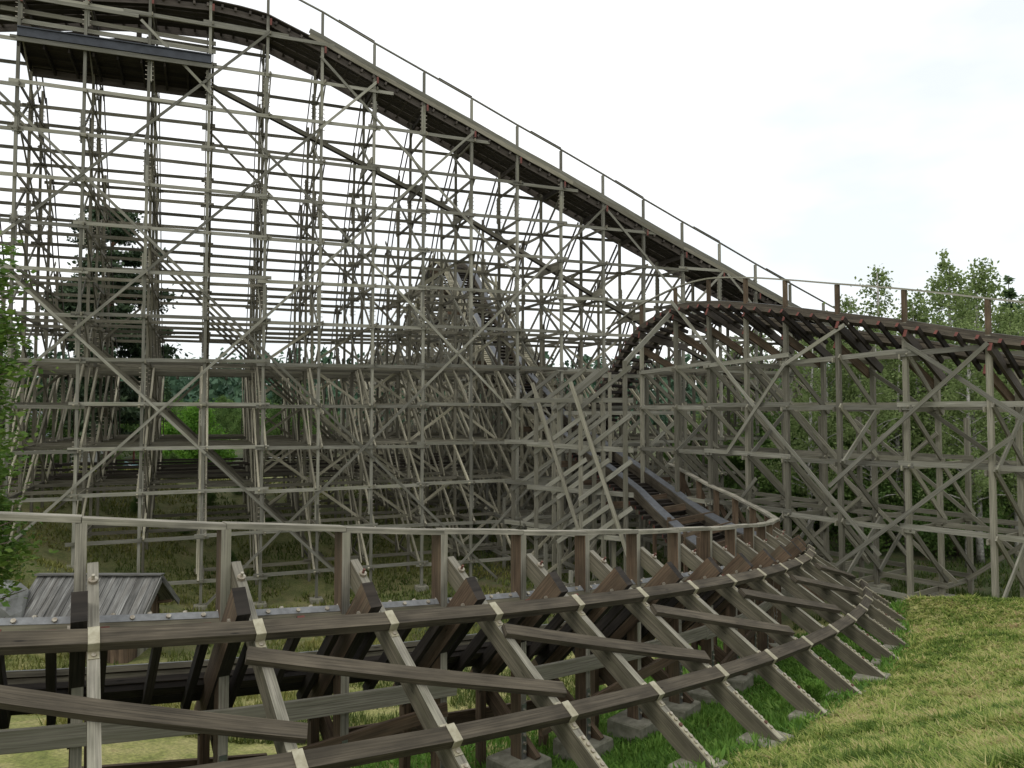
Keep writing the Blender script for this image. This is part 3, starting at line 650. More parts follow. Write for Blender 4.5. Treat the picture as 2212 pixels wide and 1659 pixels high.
    for q_ in range(8):
        c = s0.lerp(s1, (q_ + .4) / 9.5); st.tube([c + nrm * .01, c + nrm * .035], .03, 'rust_bolt' if (q_ * 3 + i * 2) % 7 == 0 else 'bolt', 7)
    st.build('foot_strap', f)
    ps = MB(); pc = CP(i, .135, 0)
    ps.beam(V((pc.x, pc.y, gp + .4)), V((pc.x, pc.y, gp + 1.35)), .09, .012, 'steel', up=R_)
    for q_ in range(6): c = V((pc.x, pc.y, gp + .55 + q_ * .14)); ps.tube([c, c + R_ * .03], .028, 'bolt', 7)
    ps.build('base_plate', f)
# upright posts beyond the banked part
for i in range(14, 21):
    gp = g(*CP(i, 0, 0)[:2]); f = empty('support_frame', CP(i, 0, gp), near)
    MB().beam(CP(i, 0, gp), CP(i, 0, rz(i) - .03), .13, .22, 'near_brown', up=rvec(i)).build('post', f)
    MB().beam(CP(i, -2.2, gp), CP(i, -2.2, rz(i) - 1.2), .14, .14, 'near_brown', up=rvec(i)).build('inner_post', f)
    bk = bank(i); MB().beam(CP(i, .1, rz(i) - 1.1), CP(i, -2.3, rz(i) - 1.1 - 2.4 * math.tan(bk) * .8), .12, .28, 'near_brown').build('arm', f)
    MB().beam(CP(i, .1, rz(i) - .5, .1), CP(i, 1.9, gp + .2, .1), .1, .2, 'near_brown').build('prop', f)
# sway beams bent round the props
def beamz(t, r, off): 
    p = CP(t, r, zp(t, r)) + tvec(t) * 0; return p
for (r_, nm) in ((1.198, 0), (2.77, 1)):
    mb = MB(); br = [-2.6, -.0, 2.0, 4.0, 6.0, 8.0, 10.0, 13.2] if nm == 0 else [-2.6, 1.0, 3.0, 5.0, 7.0, 9.0, 13.2]
    for a, c in zip(br[:-1], br[1:]):
        ts = np.linspace(a + (.0 if a < -2 else .004), c - .004, 9); pp = []; uu = []
        for t in ts:
            R_ = rvec(t); up = V((R_.x * .547, R_.y * .547, .837)); pp.append(CP(t, r_, zp(t, r_), .135) + up * .068); uu.append(up)
        mb.sweep(pp, uu, .215, .125, 'near_dark', r=random.uniform(.3, .8))
    mb.build('sway_beam', near)
# diagonal boards over the props
for (a, c) in ((-1.05, 1.1), (1 - .12, 3.12), (3 - .03, 5.05), (5 - .02, 7.02), (7 - .05, 9.05), (9 - .05, 11.05), (11 - .05, 13.05)):
    pp = []; uu = []
    for t in np.linspace(a, c, 7):
        fr = (t - a) / (c - a); r_ = 1.198 + .30 + fr * (1.572 - .60); R_ = rvec(t); up = V((R_.x * .547, R_.y * .547, .837)); pp.append(CP(t, r_, zp(t, r_), .135) + up * .055); uu.append(up)
    MB().sweep(pp, uu, .2, .09, 'near_dark', r=random.uniform(.4, .95)).build('diagonal_board', near)
# horizontal boards along the posts
for (a, c, dz0, dz1) in ((-2.4, 3.12, .0, .0), (3.9, 8.1, -.05, .02), (7.7, 12.5, -.1, 0)):
    MBX = MB(); pp = [CP(t, .17, -3.98 - .15 * t + dz0, 0) for t in np.linspace(a, c, 9)]; MBX.sweep(pp, V((0, 0, 1)), .08, .26, 'tan_wood', r=.6); MBX.build('post_ledger', near)
for (a, c) in ((.2, 3.0), (4.2, 6.9), (8.2, 11)):
    MB().beam(CP(a, .2, -5.0 - .15 * a), CP(c, .2, -4.3 - .15 * c), .07, .2, 'near_brown').build('post_ledger', near)
for (a, c) in ((-1.5, 1.6), (2.2, 5.1), (6, 9)):
    MB().beam(CP(a, -1.25, -5.0 - .15 * a), CP(c, -1.25, -5.2 - .15 * c), .07, .24, 'near_brown').build('post_ledger', near)
# handrail along the post tops
ts = np.arange(-3, 20.9, .25); mb = MB(); a = 0
for e in list(range(4, len(ts), 4)) + [len(ts) - 1]:
    if e <= a: continue
    mb.sweep([CP(t, .0, rz(t) + .012 * (1 if (e // 4) % 2 else -.2)) for t in ts[a:e + 1]], V((0, 0, 1)), .24, .075, 'near_grey', r=random.uniform(.4, 1)); a = e
mb.build('handrail', near)
# banked track of the near curve, continuing up into the inner drop
pts = []; Ls = []
for t in np.arange(-2.9, 17.01, .25):
    bk = bank(t); ar, az = armpt(t); w_ = min(max((t - 12) / 5, 0), 1)
    s_ = .77 + .6; off = .41 + .06
    r_ = ar - s_ * math.cos(bk) - off * math.sin(bk); z_ = az - s_ * math.sin(bk) + off * math.cos(bk)
    z2 = rz(t) - 1.0 - .25; z_ = z_ * (1 - w_) + (z2 - .1) * w_ if t > 12 else z_; r_ = r_ * (1 - w_) + -1.2 * w_
    pts.append(CP(t, r_, z_)); R_ = rvec(t); Ls.append(V((R_.x * math.cos(bk), R_.y * math.cos(bk), math.sin(bk))))
e0 = pts[-1]
tail = crom([pts[-5], e0, V((7.5, 35.8, -4.55)), PK(INK - .05, -7.5, z_in(-7.5))], 8)[8:]
for q_, p in enumerate(tail[1:]):
    pts.append(p); fr = q_ / len(tail); R_ = rvec(17).lerp(U, fr); bk = bank(17 + fr * 3) * (1 - fr); Ls.append(V((R_.x * math.cos(bk), R_.y * math.cos(bk), math.sin(bk))))
cut = int((13.6 + 2.9) / .25); ip = pts[cut:] + INPTS[1:]; il = Ls[cut:] + [U.copy()] * (len(INPTS) - 1)
track(inner, ip, il, gauge=1.7, tie_len=2.8, stack=(.46, .46), wd='near_dark', wside='near_dark', tie_mat='black_wood', tie_sp=.45, plate_mat='rail_grey', plate_w=.85)
pts = pts[:cut + 1]; Ls = Ls[:cut + 1]
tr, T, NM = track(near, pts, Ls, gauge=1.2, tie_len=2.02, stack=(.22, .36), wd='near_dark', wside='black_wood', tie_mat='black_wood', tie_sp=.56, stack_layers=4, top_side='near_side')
mb = MB()
for i in range(0, 60):
    for sg in (-1, 1):
        p = pts[i].lerp(pts[i + 1], .5) + Ls[i] * (.6 + .09) ; p = p + Ls[i] * 0 + NM[i] * (.004); mb.tube([p - NM[i] * .045, p + NM[i] * .012 + Ls[i] * .0], .03, 'bolt', 6); break
    q_ = pts[i] + Ls[i] * (.6 + .115) - NM[i] * .07; mb.tube([q_, q_ + Ls[i] * .03], .032, 'bolt', 6)
mb.build('rail_bolts', tr, kind='stuff')
MB().sweep([pts[i] - Ls[i] * .83 - NM[i] * .2 for i in range(len(pts))], NM, .22, .36, 'black_wood').build('guard_board', tr)
mb = MB().sweep([pts[i] + Ls[i] * (.6 + .113) - NM[i] * .065 for i in range(0, 62)], [NM[i] for i in range(0, 62)], .008, .1, 'galvanised'); mb.build('guide_plate', tr)

# ================================================================== 4. raised turnaround on the right
Q = [(6.6, 40.4), (7.79, 37.75), (8.88, 35.75), (9.96, 33.75), (11.04, 32.0), (12.3, 29.95), (13.86, 28.0), (15.46, 25.75), (17.4, 23.5), (19.6, 21.4), (22, 19.6)]   # starts at i=-1
HR = [5.2, 5.66, 5.78, 5.5, 5.13, 4.64, 4.15, 3.51, 2.85, 2.2, 1.6]; TT = [4.2, 4.84, 4.80, 4.48, 4.1, 3.6, 3.1, 2.45, 1.85, 1.2, .6]
turn = empty('raised_turn', V((12.3, 29.95, -6.8)), label='raised dark track curving over tall posts on the right, in front of green birches', cat='roller coaster')
def qdir(i):
    a = V((*Q[max(i - 1, 0)], 0)); b = V((*Q[min(i + 1, len(Q) - 1)], 0)); return (b - a).normalized()
def qin(i): d = qdir(i); n_ = V((-d.y, d.x, 0)); return n_ if n_.x > 0 else -n_      # away from the camera
RL = [1.9, 0.05, -2.0, -4.2, -6.5]
TB = [math.radians(x) for x in (12, 18, 24, 28, 30, 30, 31, 32, 32, 32, 32)]
def QP(i, inn, z):
    k = int(min(math.floor(i), len(Q) - 2)); f = i - k; a = V((*Q[k], 0)).lerp(V((*Q[k + 1], 0)), f) + qin(k).lerp(qin(k + 1), f) * inn; return V((a.x, a.y, z))
IR = [0, 2.3, 4.6]
for i in range(len(Q)):
    gr = g(*Q[i]); b = empty('trestle_bent', QP(i, 0, gr), turn)
    tops = [HR[i], TT[i] - 1.0 - .2, -.4]; grs = [g(*QP(i, m, 0)[:2]) for m in IR]
    for m, tp, g_ in zip(IR, tops, grs):
        MB().beam(QP(i, m, g_ - .1), QP(i, m, min(tp, TT[i] - .1)), .15, .17, 'tan_wood', up=qdir(i)).beam(QP(i, m, min(tp, TT[i] - .1)), QP(i, m, tp), .135, .15, 'near_brown', up=qdir(i)).build('post', b)
    tl = math.tan(TB[i]); di = qdir(i) * .13
    MB().beam(QP(i, -.25, TT[i] - .55 + .25 * tl * .4) + di, QP(i, 2.7, TT[i] - .55 - 2.7 * tl) + di, .12, .32, 'dark_wood', end='red_paint').build('cap_beam', b)
    zz = MB()
    for l, z in enumerate(RL):
        rr = [(m, tp, g_) for m, tp, g_ in zip(IR, tops, grs) if tp > z and g_ < z - .1]
        if len(rr) > 1: MB().beam(QP(i, rr[0][0] - .2, z - .12) - di, QP(i, rr[-1][0] + .2, z - .12) - di, .06, .18, 'tan_wood').build('tie_beam', b)
        for a, c in zip(rr[:-1], rr[1:]):
            if z - 2.1 < max(a[2], c[2]) - .5: continue
            zz.beam(QP(i, a[0], z - .1) + di, QP(i, c[0], z - 2.0) + di, .06, .19, 'tan_wood', ext=.2)
            if l % 2 and i % 2: zz.beam(QP(i, a[0], z - 2.0) + di * 1.5, QP(i, c[0], z - .1) + di * 1.5, .06, .17, 'grey_wood', ext=.15)
    MB().beam(QP(i, .0, TT[i] - 1.2) - di, QP(i, 2.3, TT[i] - 2.3) - di, .1, .34, 'near_brown', end='red_paint').build('knee_beam', b)
    zz.build('cross_braces', b)
for zi_, z in enumerate(RL):
    for m in IR:
        segs = ((-.0, 2.1), (1.9, 4.1), (3.9, 6.1), (5.9, 8.1), (7.9, 10)) if m == 0 else ((0, 3.1), (2.9, 6.1), (5.9, 9))
        for s_, (a, c) in enumerate(segs):
            if zi_ == 0 and (m > 2.4 or (m == 0 and a > 7)): continue
            tilt = .14 if (m == 0 and zi_ == 0) else random.uniform(-.03, .03)
            g0 = max(g(*QP(a, m, 0)[:2]), g(*QP(c, m, 0)[:2]))
            if z < g0 + .2: continue
            MB().beam(QP(a, m - .13 - .01 * (s_ % 2), z + (.06 if s_ % 2 else -.05) - tilt * .7), QP(c, m - .13 - .01 * (s_ % 2), z + (.06 if s_ % 2 else -.05) + tilt), .055, .18, 'grey_wood' if m == 0 else 'tan_wood').build('ledger', turn)
def qd(i0, z0, i1, z1, m=-.2, mat='grey_wood'): MB().beam(QP(i0, m, z0), QP(i1, m, z1), .05, .145, mat, ext=.1).build('sway_brace', turn)
qd(1.0, 5.0, 3.3, 0, -.22); qd(3.3, 0, 5.6, -5.2, -.22)
qd(6.05, 2.2, 7.9, -1.6); qd(7.0, 2.0, 4.9, -2.9, -.28); qd(4.05, 1.7, 5.2, 3.1, -.28); qd(4.05, 1.7, 2.6, -1.9, -.28)
qd(7.9, -1.6, 9.5, -5); qd(5.0, -5.8, 7.2, -1.0, -.28); qd(2.2, -5.6, 3.3, -3, -.28)
qd(2.0, 2.6, 4.4, -2.2, 2.1, 'tan_wood'); qd(4.5, 2.2, 7.2, -2.6, 2.1, 'tan_wood'); qd(4.2, -2.4, 6.2, -6.2, 2.1, 'tan_wood'); qd(3.4, -6, 6, -1, 2.05, 'tan_wood'); qd(6.4, -6, 8.6, -1, 2.05, 'tan_wood')
qd(1.5, -1, 4.2, -6.5, 4.4, 'tan_wood'); qd(4, -.6, 7, -6.0, 4.4, 'tan_wood'); qd(2, -6.5, 4.6, -1.2, 4.35, 'tan_wood')
# handrail
mb = MB(); ts = np.arange(0, 10.01, .25)
hr = crom([QP(i, -.02, HR[i] + .03) for i in range(len(Q))], 4); hr = crom([V((5.2, 43.4, 4.3)), V((5.9, 42, 4.75))], 2)[:-1] + hr
mb.sweep(hr, V((0, 0, 1)), .14, .06, 'grey_wood'); mb.build('handrail', turn)
# the track itself: from the right, over the crest, down to the level run in the big trestle
tp = []; tl = []
dq = crom([QP(i, .62, TT[i] - .62 * math.tan(TB[i])) for i in range(len(Q) - 1, -1, -1)], 5); nq = len(dq)
for q_, p in enumerate(dq):
    fi = len(Q) - 1 - q_ / 5; k = int(min(max(math.floor(fi), 0), len(Q) - 2)); f = fi - k; n_ = qin(k).lerp(qin(k + 1), f); a = TB[k] * (1 - f) + TB[k + 1] * f
    tp.append(p); tl.append((-n_ * math.cos(a) + V((0, 0, math.sin(a)))).normalized())
tail = crom([dq[-6], dq[-1], V((6.35, 43.4, 2.5)), V((5.6, 46.3, .9)), V((5.3, 49.0, -.5)), V((5.7, 52, -1.5)), V((6.6, 55, -2.0))], 5)[6:]
for q_, p in enumerate(tail):
    nx_ = tail[min(q_ + 1, len(tail) - 1)] - tail[max(q_ - 1, 0)]; lv = V((nx_.y, -nx_.x, 0)).normalized(); lv = lv if lv.dot(tl[-1]) > 0 else -lv
    tp.append(p); tl.append((lv + V((0, 0, .12 * max(0, 1 - q_ / 12)))).normalized())
track(turn, tp, tl, gauge=1.2, tie_len=2.1, stack=(.26, .36), wd='dark_wood', wside='near_dark', tie_mat='black_wood', tie_sp=.68, stack_layers=3)
# bents under the descending left end
for q_ in range(4, len(tail) - 3, 6):
    p = tail[q_]; nx_ = (tail[q_ + 1] - tail[q_ - 1]).normalized(); lv = V((nx_.y, -nx_.x, 0)).normalized(); gr = g(p.x, p.y); b = empty('trestle_bent', V((p.x, p.y, gr)), turn)
    for o_ in (-3.4, -1.1, 1.1, 3.4):
        c = p + lv * o_; MB().beam(V((c.x, c.y, g(c.x, c.y))), V((c.x, c.y, p.z - (.6 if abs(o_) < 2 else 2.2))), .15, .15, 'tan_wood', up=nx_).build('post', b)
    zz = MB()
    for l, z in enumerate(np.arange(p.z - .8, gr + .4, -2.0)):
        zz.beam(p + lv * (-1.5 if l == 0 else -3.7) + V((0, 0, z - p.z)), p + lv * (1.5 if l == 0 else 3.7) + V((0, 0, z - p.z)), .06, .2, 'grey_wood')
        if l: 
            for o_ in (-3.4, -1.1, 1.1): zz.beam(p + lv * o_ + V((0, 0, z - p.z - 1.9)) + nx_ * .1, p + lv * (o_ + 2.25) + V((0, 0, z - p.z)) + nx_ * .1, .06, .18, 'grey_wood', ext=.3)
    zz.build('cross_braces', b)
# ---- braced tower where the inner drop comes out (in front of the crossing)
tower = empty('crossing_tower', V((3.2, 38, -8)), label='skewed braced timber tower in the middle, beside the steep drop where the tracks cross', cat='trestle')
TWP = [(1158, 39.5, 800), (1207, 38.5, 800), (1254, 37.6, 790), (1302, 37.0, 785), (1350, 36.2, 779)]
def W2(px, Y, y): return V(((px - 1106) / 1720 * Y, Y, (880 - y) / 1720 * Y))
tw = [W2(*a) for a in TWP]
td = V((-NN.y * 0, 0, 0))
for r_ in range(2):
    off = NN * (3.1 * r_) 
    for q_, p in enumerate(tw):
        if r_ and q_ in (1, 3): continue
        c = p + off; tpz = p.z if (q_ == 4 and r_ == 0) else .6
        MB().beam(V((c.x, c.y, g(c.x, c.y))), V((c.x, c.y, tpz)), .16, .17, 'tan_wood', up=NN).build('post', tower)
    for l, z in enumerate((.35, -1.8, -3.9, -6.0)):
        a = tw[0] + off; c = tw[-1] + off
        MB().beam(V((a.x - .5, a.y, z)) - NN * .14, V((c.x + .3, c.y, z + random.uniform(-.25, .1))) - NN * .14, .06, .22, 'grey_wood').build('ledger', tower)
        for q_ in ((0, 1, 2) if r_ == 0 else (0, 2)):
            s_ = tw[q_] + off; e_ = tw[min(q_ + 2, 4)] + off
            MB().beam(V((s_.x, s_.y, z - .3)) - NN * .2, V((e_.x, e_.y, z + 1.35)) - NN * .2, .06, .21, 'grey_wood', ext=.25).build('brace', tower)
    if r_ < 1:
        a = tw[0] + off; c = tw[2] + off
        MB().beam(V((a.x - .3, a.y, 1.2)) - NN * .3, V((c.x + .1, c.y, -6.8)) - NN * .3, .06, .19, 'tan_wood').build('brace', tower)
        a = tw[2] + off; c = tw[4] + off
        MB().beam(V((a.x - .6, a.y, 1.2)) - NN * .3, V((c.x, c.y, -6.8)) - NN * .3, .06, .19, 'tan_wood').build('brace', tower)
a = tw[4]; MB().beam(a + V((0, 0, -.1)), QP(1.0, -.15, 4.6), .08, .22, 'grey_wood').build('brace', tower)

# ================================================================== footings
def footing(x, y, w, d, top, h, rot, label, group):
    p = []; ch = .03
    mb = MB(); z0 = top - h
    for (sx, sy) in ((-1, -1), (1, -1), (1, 1), (-1, 1)): p.append(V((sx * w / 2, sy * d / 2, 0)))
    cs, sn = math.cos(rot), math.sin(rot); R = lambda q, s=1.: V((x + (q.x * cs - q.y * sn) * s, y + (q.x * sn + q.y * cs) * s, 0))
    rings = [(z0, 1.04), (top - ch, 1.0), (top, .95)]
    rg = [[R(q, s) + V((0, 0, z)) for q in p] for z, s in rings]
    for a, b in zip(rg[:-1], rg[1:]):
        for k in range(4): mb.poly([a[k], a[(k + 1) % 4], b[(k + 1) % 4], b[k]], 'concrete', .5)
    mb.poly(rg[-1], 'concrete', .5); mb.poly(rg[0][::-1], 'concrete', .5)
    mb.build('footing', None, origin=(x, y, z0), label=label, cat='footing', group=group)
ordn = ['first', 'second', 'third', 'fourth', 'fifth', 'sixth', 'seventh', 'eighth', 'ninth', 'tenth', 'eleventh', 'twelfth', 'thirteenth', 'fourteenth']
for q_, i in enumerate(range(2, 14)):
    c = CP(i, 3.60, 0, .13); zt_ = zp(i, 3.87) - .005
    footing(c.x, c.y, .72, .62, zt_ - .02, 1.0, cur(i)[2], '%s concrete pad from the left under the slanting prop feet at the mown grass' % ordn[q_], 'concrete pads under the props')
for q_, i in enumerate(range(0, 13)):
    c = CP(i, .0, 0); gp = g(c.x, c.y)
    footing(c.x, c.y, .8, .8, gp + .42, 1.0, cur(i)[2], '%s concrete block from the left under the upright posts of the near curve' % ordn[q_], 'concrete blocks under the near posts')
for q_, i in enumerate(range(4, 9)):
    for m in (0, 2.3):
        c = QP(i, m, 0); gp = g(c.x, c.y)
        footing(c.x, c.y, .7, .7, gp + .35, .9, .6, '%s pale concrete block from the left under the %s posts of the raised turn' % (ordn[q_], 'front' if m == 0 else 'second row'), 'concrete blocks under the raised turn')
for q_, k in enumerate(range(-3, 8)):
    c = PK(k, 0); gp = g(c.x, c.y)
    footing(c.x, c.y, .6, .6, gp + .2, .8, .37, '%s grey concrete block from the left under the front posts of the tall trestle' % ordn[q_], 'concrete blocks under the tall trestle')

# ================================================================== shed
def make_shed():
    x0, x1, yb, ye = -16.85, -12.5, 28.6, 27.1     # ridge line at y=yb; front eave at ye
    zr, ze = (880 - 1240) / 1720 * 28.6, (880 - 1337) / 1720 * 27.1; yback = 2 * yb - ye
    root = empty('pump_shed', ((x0 + x1) / 2, yb, g(-14.4, 27.5)), label='small plank shed with a grey board roof, in the hollow behind the near track', cat='shed')
    mb = MB(); n = 34; ov = 0
    for s_, (ya) in ((0, ye), (1, yback)):
        for i in range(n):
            xa = x0 + (x1 - x0) * (i + .5) / n; w = (x1 - x0) / n
            dz = .03 if i % 2 else 0; sk = (-.95 if s_ == 0 else -.0)
            mb.beam(V((xa + .0, yb, zr + dz)), V((xa, ya + random.uniform(-.05, .03), ze + dz)), w * 1.12, .03, 'roof_board', up=(0, 0, 1))
    mb.build('roof', root)
    rd = MB().beam(V((x0 - .05, yb - .07, zr + .06)), V((x1 + .08, yb - .07, zr + .06)), .2, .04, 'roof_board').beam(V((x0 - .05, yb + .09, zr + .05)), V((x1 + .08, yb + .09, zr + .05)), .2, .04, 'roof_board'); rd.build('ridge_board', root)
    bg_ = MB()
    for ya in (ye, yback): bg_.beam(V((x1 + .06, yb, zr - .06)), V((x1 + .06, ya, ze - .06)), .04, .2, 'roof_board')
    bg_.build('barge_board', root)
    gz_ = g(-14.4, 27.5) - .2; xa, xb = x0 + .1, x1 - .55; yf, yk = ye + .3, yback - .3; zf = ze + (zr - ze) * (.3 / (yb - ye)) - .08
    wl = MB()
    for i in range(18):
        y_ = yf + (yk - yf) * (i + .5) / 18; top = zr - .1 - abs(y_ - yb) / (yb - ye) * (zr - ze)
        wl.beam(V((xb, y_, gz_)), V((xb, y_, top)), .03, (yk - yf) / 18 * .97, 'shed_board', up=(0, 1, 0))
    for i in range(26):
        x_ = xa + (xb - xa) * (i + .5) / 26; wl.beam(V((x_, yf, gz_)), V((x_, yf, zf)), (xb - xa) / 26 * .97, .03, 'shed_board', up=(0, 1, 0)); wl.beam(V((x_, yk, gz_)), V((x_, yk, zf)), (xb - xa) / 26 * .97, .03, 'shed_board', up=(0, 1, 0))
    for i in range(18): y_ = yf + (yk - yf) * (i + .5) / 18; wl.beam(V((xa, y_, gz_)), V((xa, y_, zr - .1 - abs(y_ - yb) / (yb - ye) * (zr - ze))), .03, (yk - yf) / 18 * .97, 'shed_board', up=(0, 1, 0))
    wl.build('wall', root)
    dr = MB(); 
    for q_ in range(6): dr.beam(V((xb + .04, yb - .45 + q_ * .15, gz_)), V((xb + .04, yb - .45 + q_ * .15, gz_ + 1.8)), .03, .145, 'tan_wood', up=(0, 1, 0))
    dr.beam(V((xb + .075, yb - .45, gz_ + .5)), V((xb + .075, yb + .3, gz_ + 1.5)), .03, .1, 'grey_wood'); dr.build('door', root)
    for ya in (yf + .2, yk - .2): MB().beam(V((xb, ya, zf - .1)), V((x1, ya, zf - .05)), .08, .1, 'shed_board').build('purlin', root)
make_shed()

# ================================================================== plants
def rot_quads(C, size, aspect=1.6, flat=0.0, dirs=None):
    n = len(C); a = rng.normal(size=(n, 3)); 
    if dirs is not None: a = dirs + .5 * a
    a[:, 2] *= (1 - flat); a /= np.linalg.norm(a, axis=1)[:, None] + 1e-9
    b = rng.normal(size=(n, 3)); b[:, 2] *= (1 - flat); b -= a * (a * b).sum(1)[:, None]; b /= np.linalg.norm(b, axis=1)[:, None] + 1e-9
    s = np.asarray(size) * rng.uniform(.65, 1.35, n); a = a * (s * aspect / 2)[:, None]; b = b * (s / 2)[:, None]
    return np.stack([C - a, C - a * .1 + b, C + a, C - a * .1 - b], 1)
def limbs_mesh(h, r, lean, branches, mat, seed):
    rd = random.Random(seed); mb = MB(); pts = []; rad = []
    for i in range(9):
        f = i / 8; pts.append(V((lean * f * f * h + rd.uniform(-.06, .06) * h * .05, rd.uniform(-.05, .05) * h * .05, f * h * .97))); rad.append(r * (1 - .9 * f) + .01)
    mb.tube(pts, rad, mat, 7); tips = []
    for q in range(branches):
        f = rd.uniform(.25, .93); i = min(int(f * 8), 7); p = pts[i].lerp(pts[i + 1], f * 8 - i); a = rd.uniform(0, 2 * PI); ln = h * rd.uniform(.12, .26) * (1.15 - f)
        tip = p + V((math.cos(a) * ln, math.sin(a) * ln, ln * rd.uniform(.15, .8))); mid = p.lerp(tip, .5) + V((0, 0, ln * .08)); mb.tube([p, mid, tip], [r * .3 * (1 - f) + .012, r * .2 * (1 - f) + .01, .008], mat, 5); tips.append(tip)
    return mb, tips
def birch_proto(seed, h, wid, nleaf, leaf='birch_leaf', bark='birch_bark', lsize=.17, base=.18, dens=None):
    rs = np.random.default_rng(seed); mb, tips = limbs_mesh(h, h * .011 + .04, rs.uniform(-.04, .04), 26, bark, seed)
    ncl = 120; f = rs.beta(1.25, 1.25, ncl) * (1 - base) + base; prof = np.sin(np.clip((f - base) / (1 - base), 0, 1) ** .8 * PI) ** .8 * (1 - .45 * f) * 1.5
    a = rs.uniform(0, 2 * PI, ncl); rr = wid * prof * np.sqrt(rs.uniform(.05, 1, ncl)) + .12
    cc = np.stack([np.cos(a) * rr, np.sin(a) * rr, f * h], 1); cc = np.vstack([cc, np.array([[t.x, t.y, t.z] for t in tips])])
    # thin top sprays
    top = np.stack([rs.normal(0, .12, 14), rs.normal(0, .12, 14), h * rs.uniform(.9, 1.02, 14)], 1); cc = np.vstack([cc, top])
    sz = np.concatenate([rs.uniform(.25, .75, ncl) * (wid / 2.2), np.full(len(tips), .4), np.full(14, .18)])
    w = sz ** 2; w /= w.sum(); idx = rs.choice(len(cc), nleaf, p=w)
    L_ = cc[idx] + rs.normal(size=(nleaf, 3)) * sz[idx][:, None] * np.array([.5, .5, .55]); L_[:, 2] -= np.abs(rs.normal(0, .25, nleaf)) * sz[idx]
    cb = rs.uniform(0, 1, len(cc)); r = .22 + .36 * cb[idx] + .35 * rs.uniform(0, 1, nleaf)
    return mb, rot_quads(L_, lsize), r, leaf
def spruce_proto(seed, h, wid, n, leaf='spruce_leaf'):
    rs = np.random.default_rng(seed); mb = MB(); mb.tube([V((0, 0, 0)), V((0, 0, h * .5)), V((0, 0, h))], [h * .016 + .03, h * .009, .01], 'bark', 7)
    f = 1 - np.sqrt(rs.uniform(0, 1, n)); f = .06 + .94 * f; tier = np.round(f * h / .55) * .55 / h; tier = np.where(rs.uniform(size=n) < .8, tier, f)
    nb = 11; a = (np.floor(rs.uniform(0, nb, n)) + rs.normal(0, .12, n)) * 2 * PI / nb + tier * 37; q = np.sqrt(rs.uniform(.0, 1, n)); R = wid * (1.02 - tier) ** .85 * (.75 + .35 * np.sin(np.floor(a * nb / 6.28) * 3.1 + tier * 50)); rr = q * R + .04
    z = tier * h - rr * .35 + rs.normal(0, .07, n); C = np.stack([np.cos(a) * rr, np.sin(a) * rr, z], 1); d = np.stack([np.cos(a), np.sin(a), np.full(n, -.4)], 1)
    return mb, rot_quads(C, .17, 2.2, dirs=d), .2 + .5 * rs.uniform(size=n) + .25 * q, leaf
def pine_proto(seed, h, wid, n, leaf='pine_leaf'):
    rs = np.random.default_rng(seed); rd = random.Random(seed); mb = MB(); pts = [V((math.sin(i * 1.1) * .12, math.cos(i * .9) * .12, h * i / 8)) for i in range(9)]
    mb.tube(pts, [.34 * (1 - i / 9.5) + .03 for i in range(9)], 'pine_bark', 9); cc = []; sz = []
    for q in range(95):
        f = rd.uniform(.16, 1.0); a = rd.uniform(0, 2 * PI); R = wid * (math.sin(min(1, (f - .08) / .92) * PI * .82 + .35) ** .7) * rd.uniform(.45, 1.08); R = max(R, .5) * (1.0 if f < .85 else (1.12 - f) / .27)
        p = V((0, 0, f * h)); tip = p + V((math.cos(a) * R, math.sin(a) * R, R * rd.uniform(-.12, .30))); mid = p.lerp(tip, .55) + V((0, 0, -.15)); mb.tube([p, mid, tip], [.08, .05, .015], 'pine_bark', 5)
        for t in (.5, .68, .82, .93, 1.02):
            if rd.random() < .9: cc.append(p.lerp(tip, t) + V((rd.uniform(-.5, .5), rd.uniform(-.5, .5), rd.uniform(-.05, .4)))); sz.append(rd.uniform(.42, .85))
    cc = np.array([[*c] for c in cc]); sz = np.array(sz); idx = rs.integers(0, len(cc), n); C = cc[idx] + rs.normal(size=(n, 3)) * sz[idx][:, None] * np.array([.66, .66, .3])
    return mb, rot_quads(C, .19, 2.2), .15 + .4 * rs.uniform(size=n) + .35 * (C[:, 2] - cc[idx][:, 2] > 0), leaf
def plant(name, proto, loc, parts=('trunk', 'crown'), rot=0., sc=1., src=None, **kw):
    """first call builds the meshes, later calls (src given) share them"""
    x, y = loc[0], loc[1]; z = loc[2] if len(loc) > 2 else g(x, y) - .1
    root = empty(name, (x, y, z), None, **kw); root.rotation_euler = (0, 0, rot); root.scale = (sc, sc, sc)
    if src is None:
        mb, Qd, r, leaf = proto; a = mb.build(parts[0], None, origin=(0, 0, 0), smooth=True); b = quads_obj(parts[1], Qd, r, leaf)
    else: a, b = [c.copy() for c in src]; COL.objects.link(a); COL.objects.link(b)
    for c in (a, b): c.parent = root; c.location = (0, 0, 0)
    return a, b
B = []
protos = {}
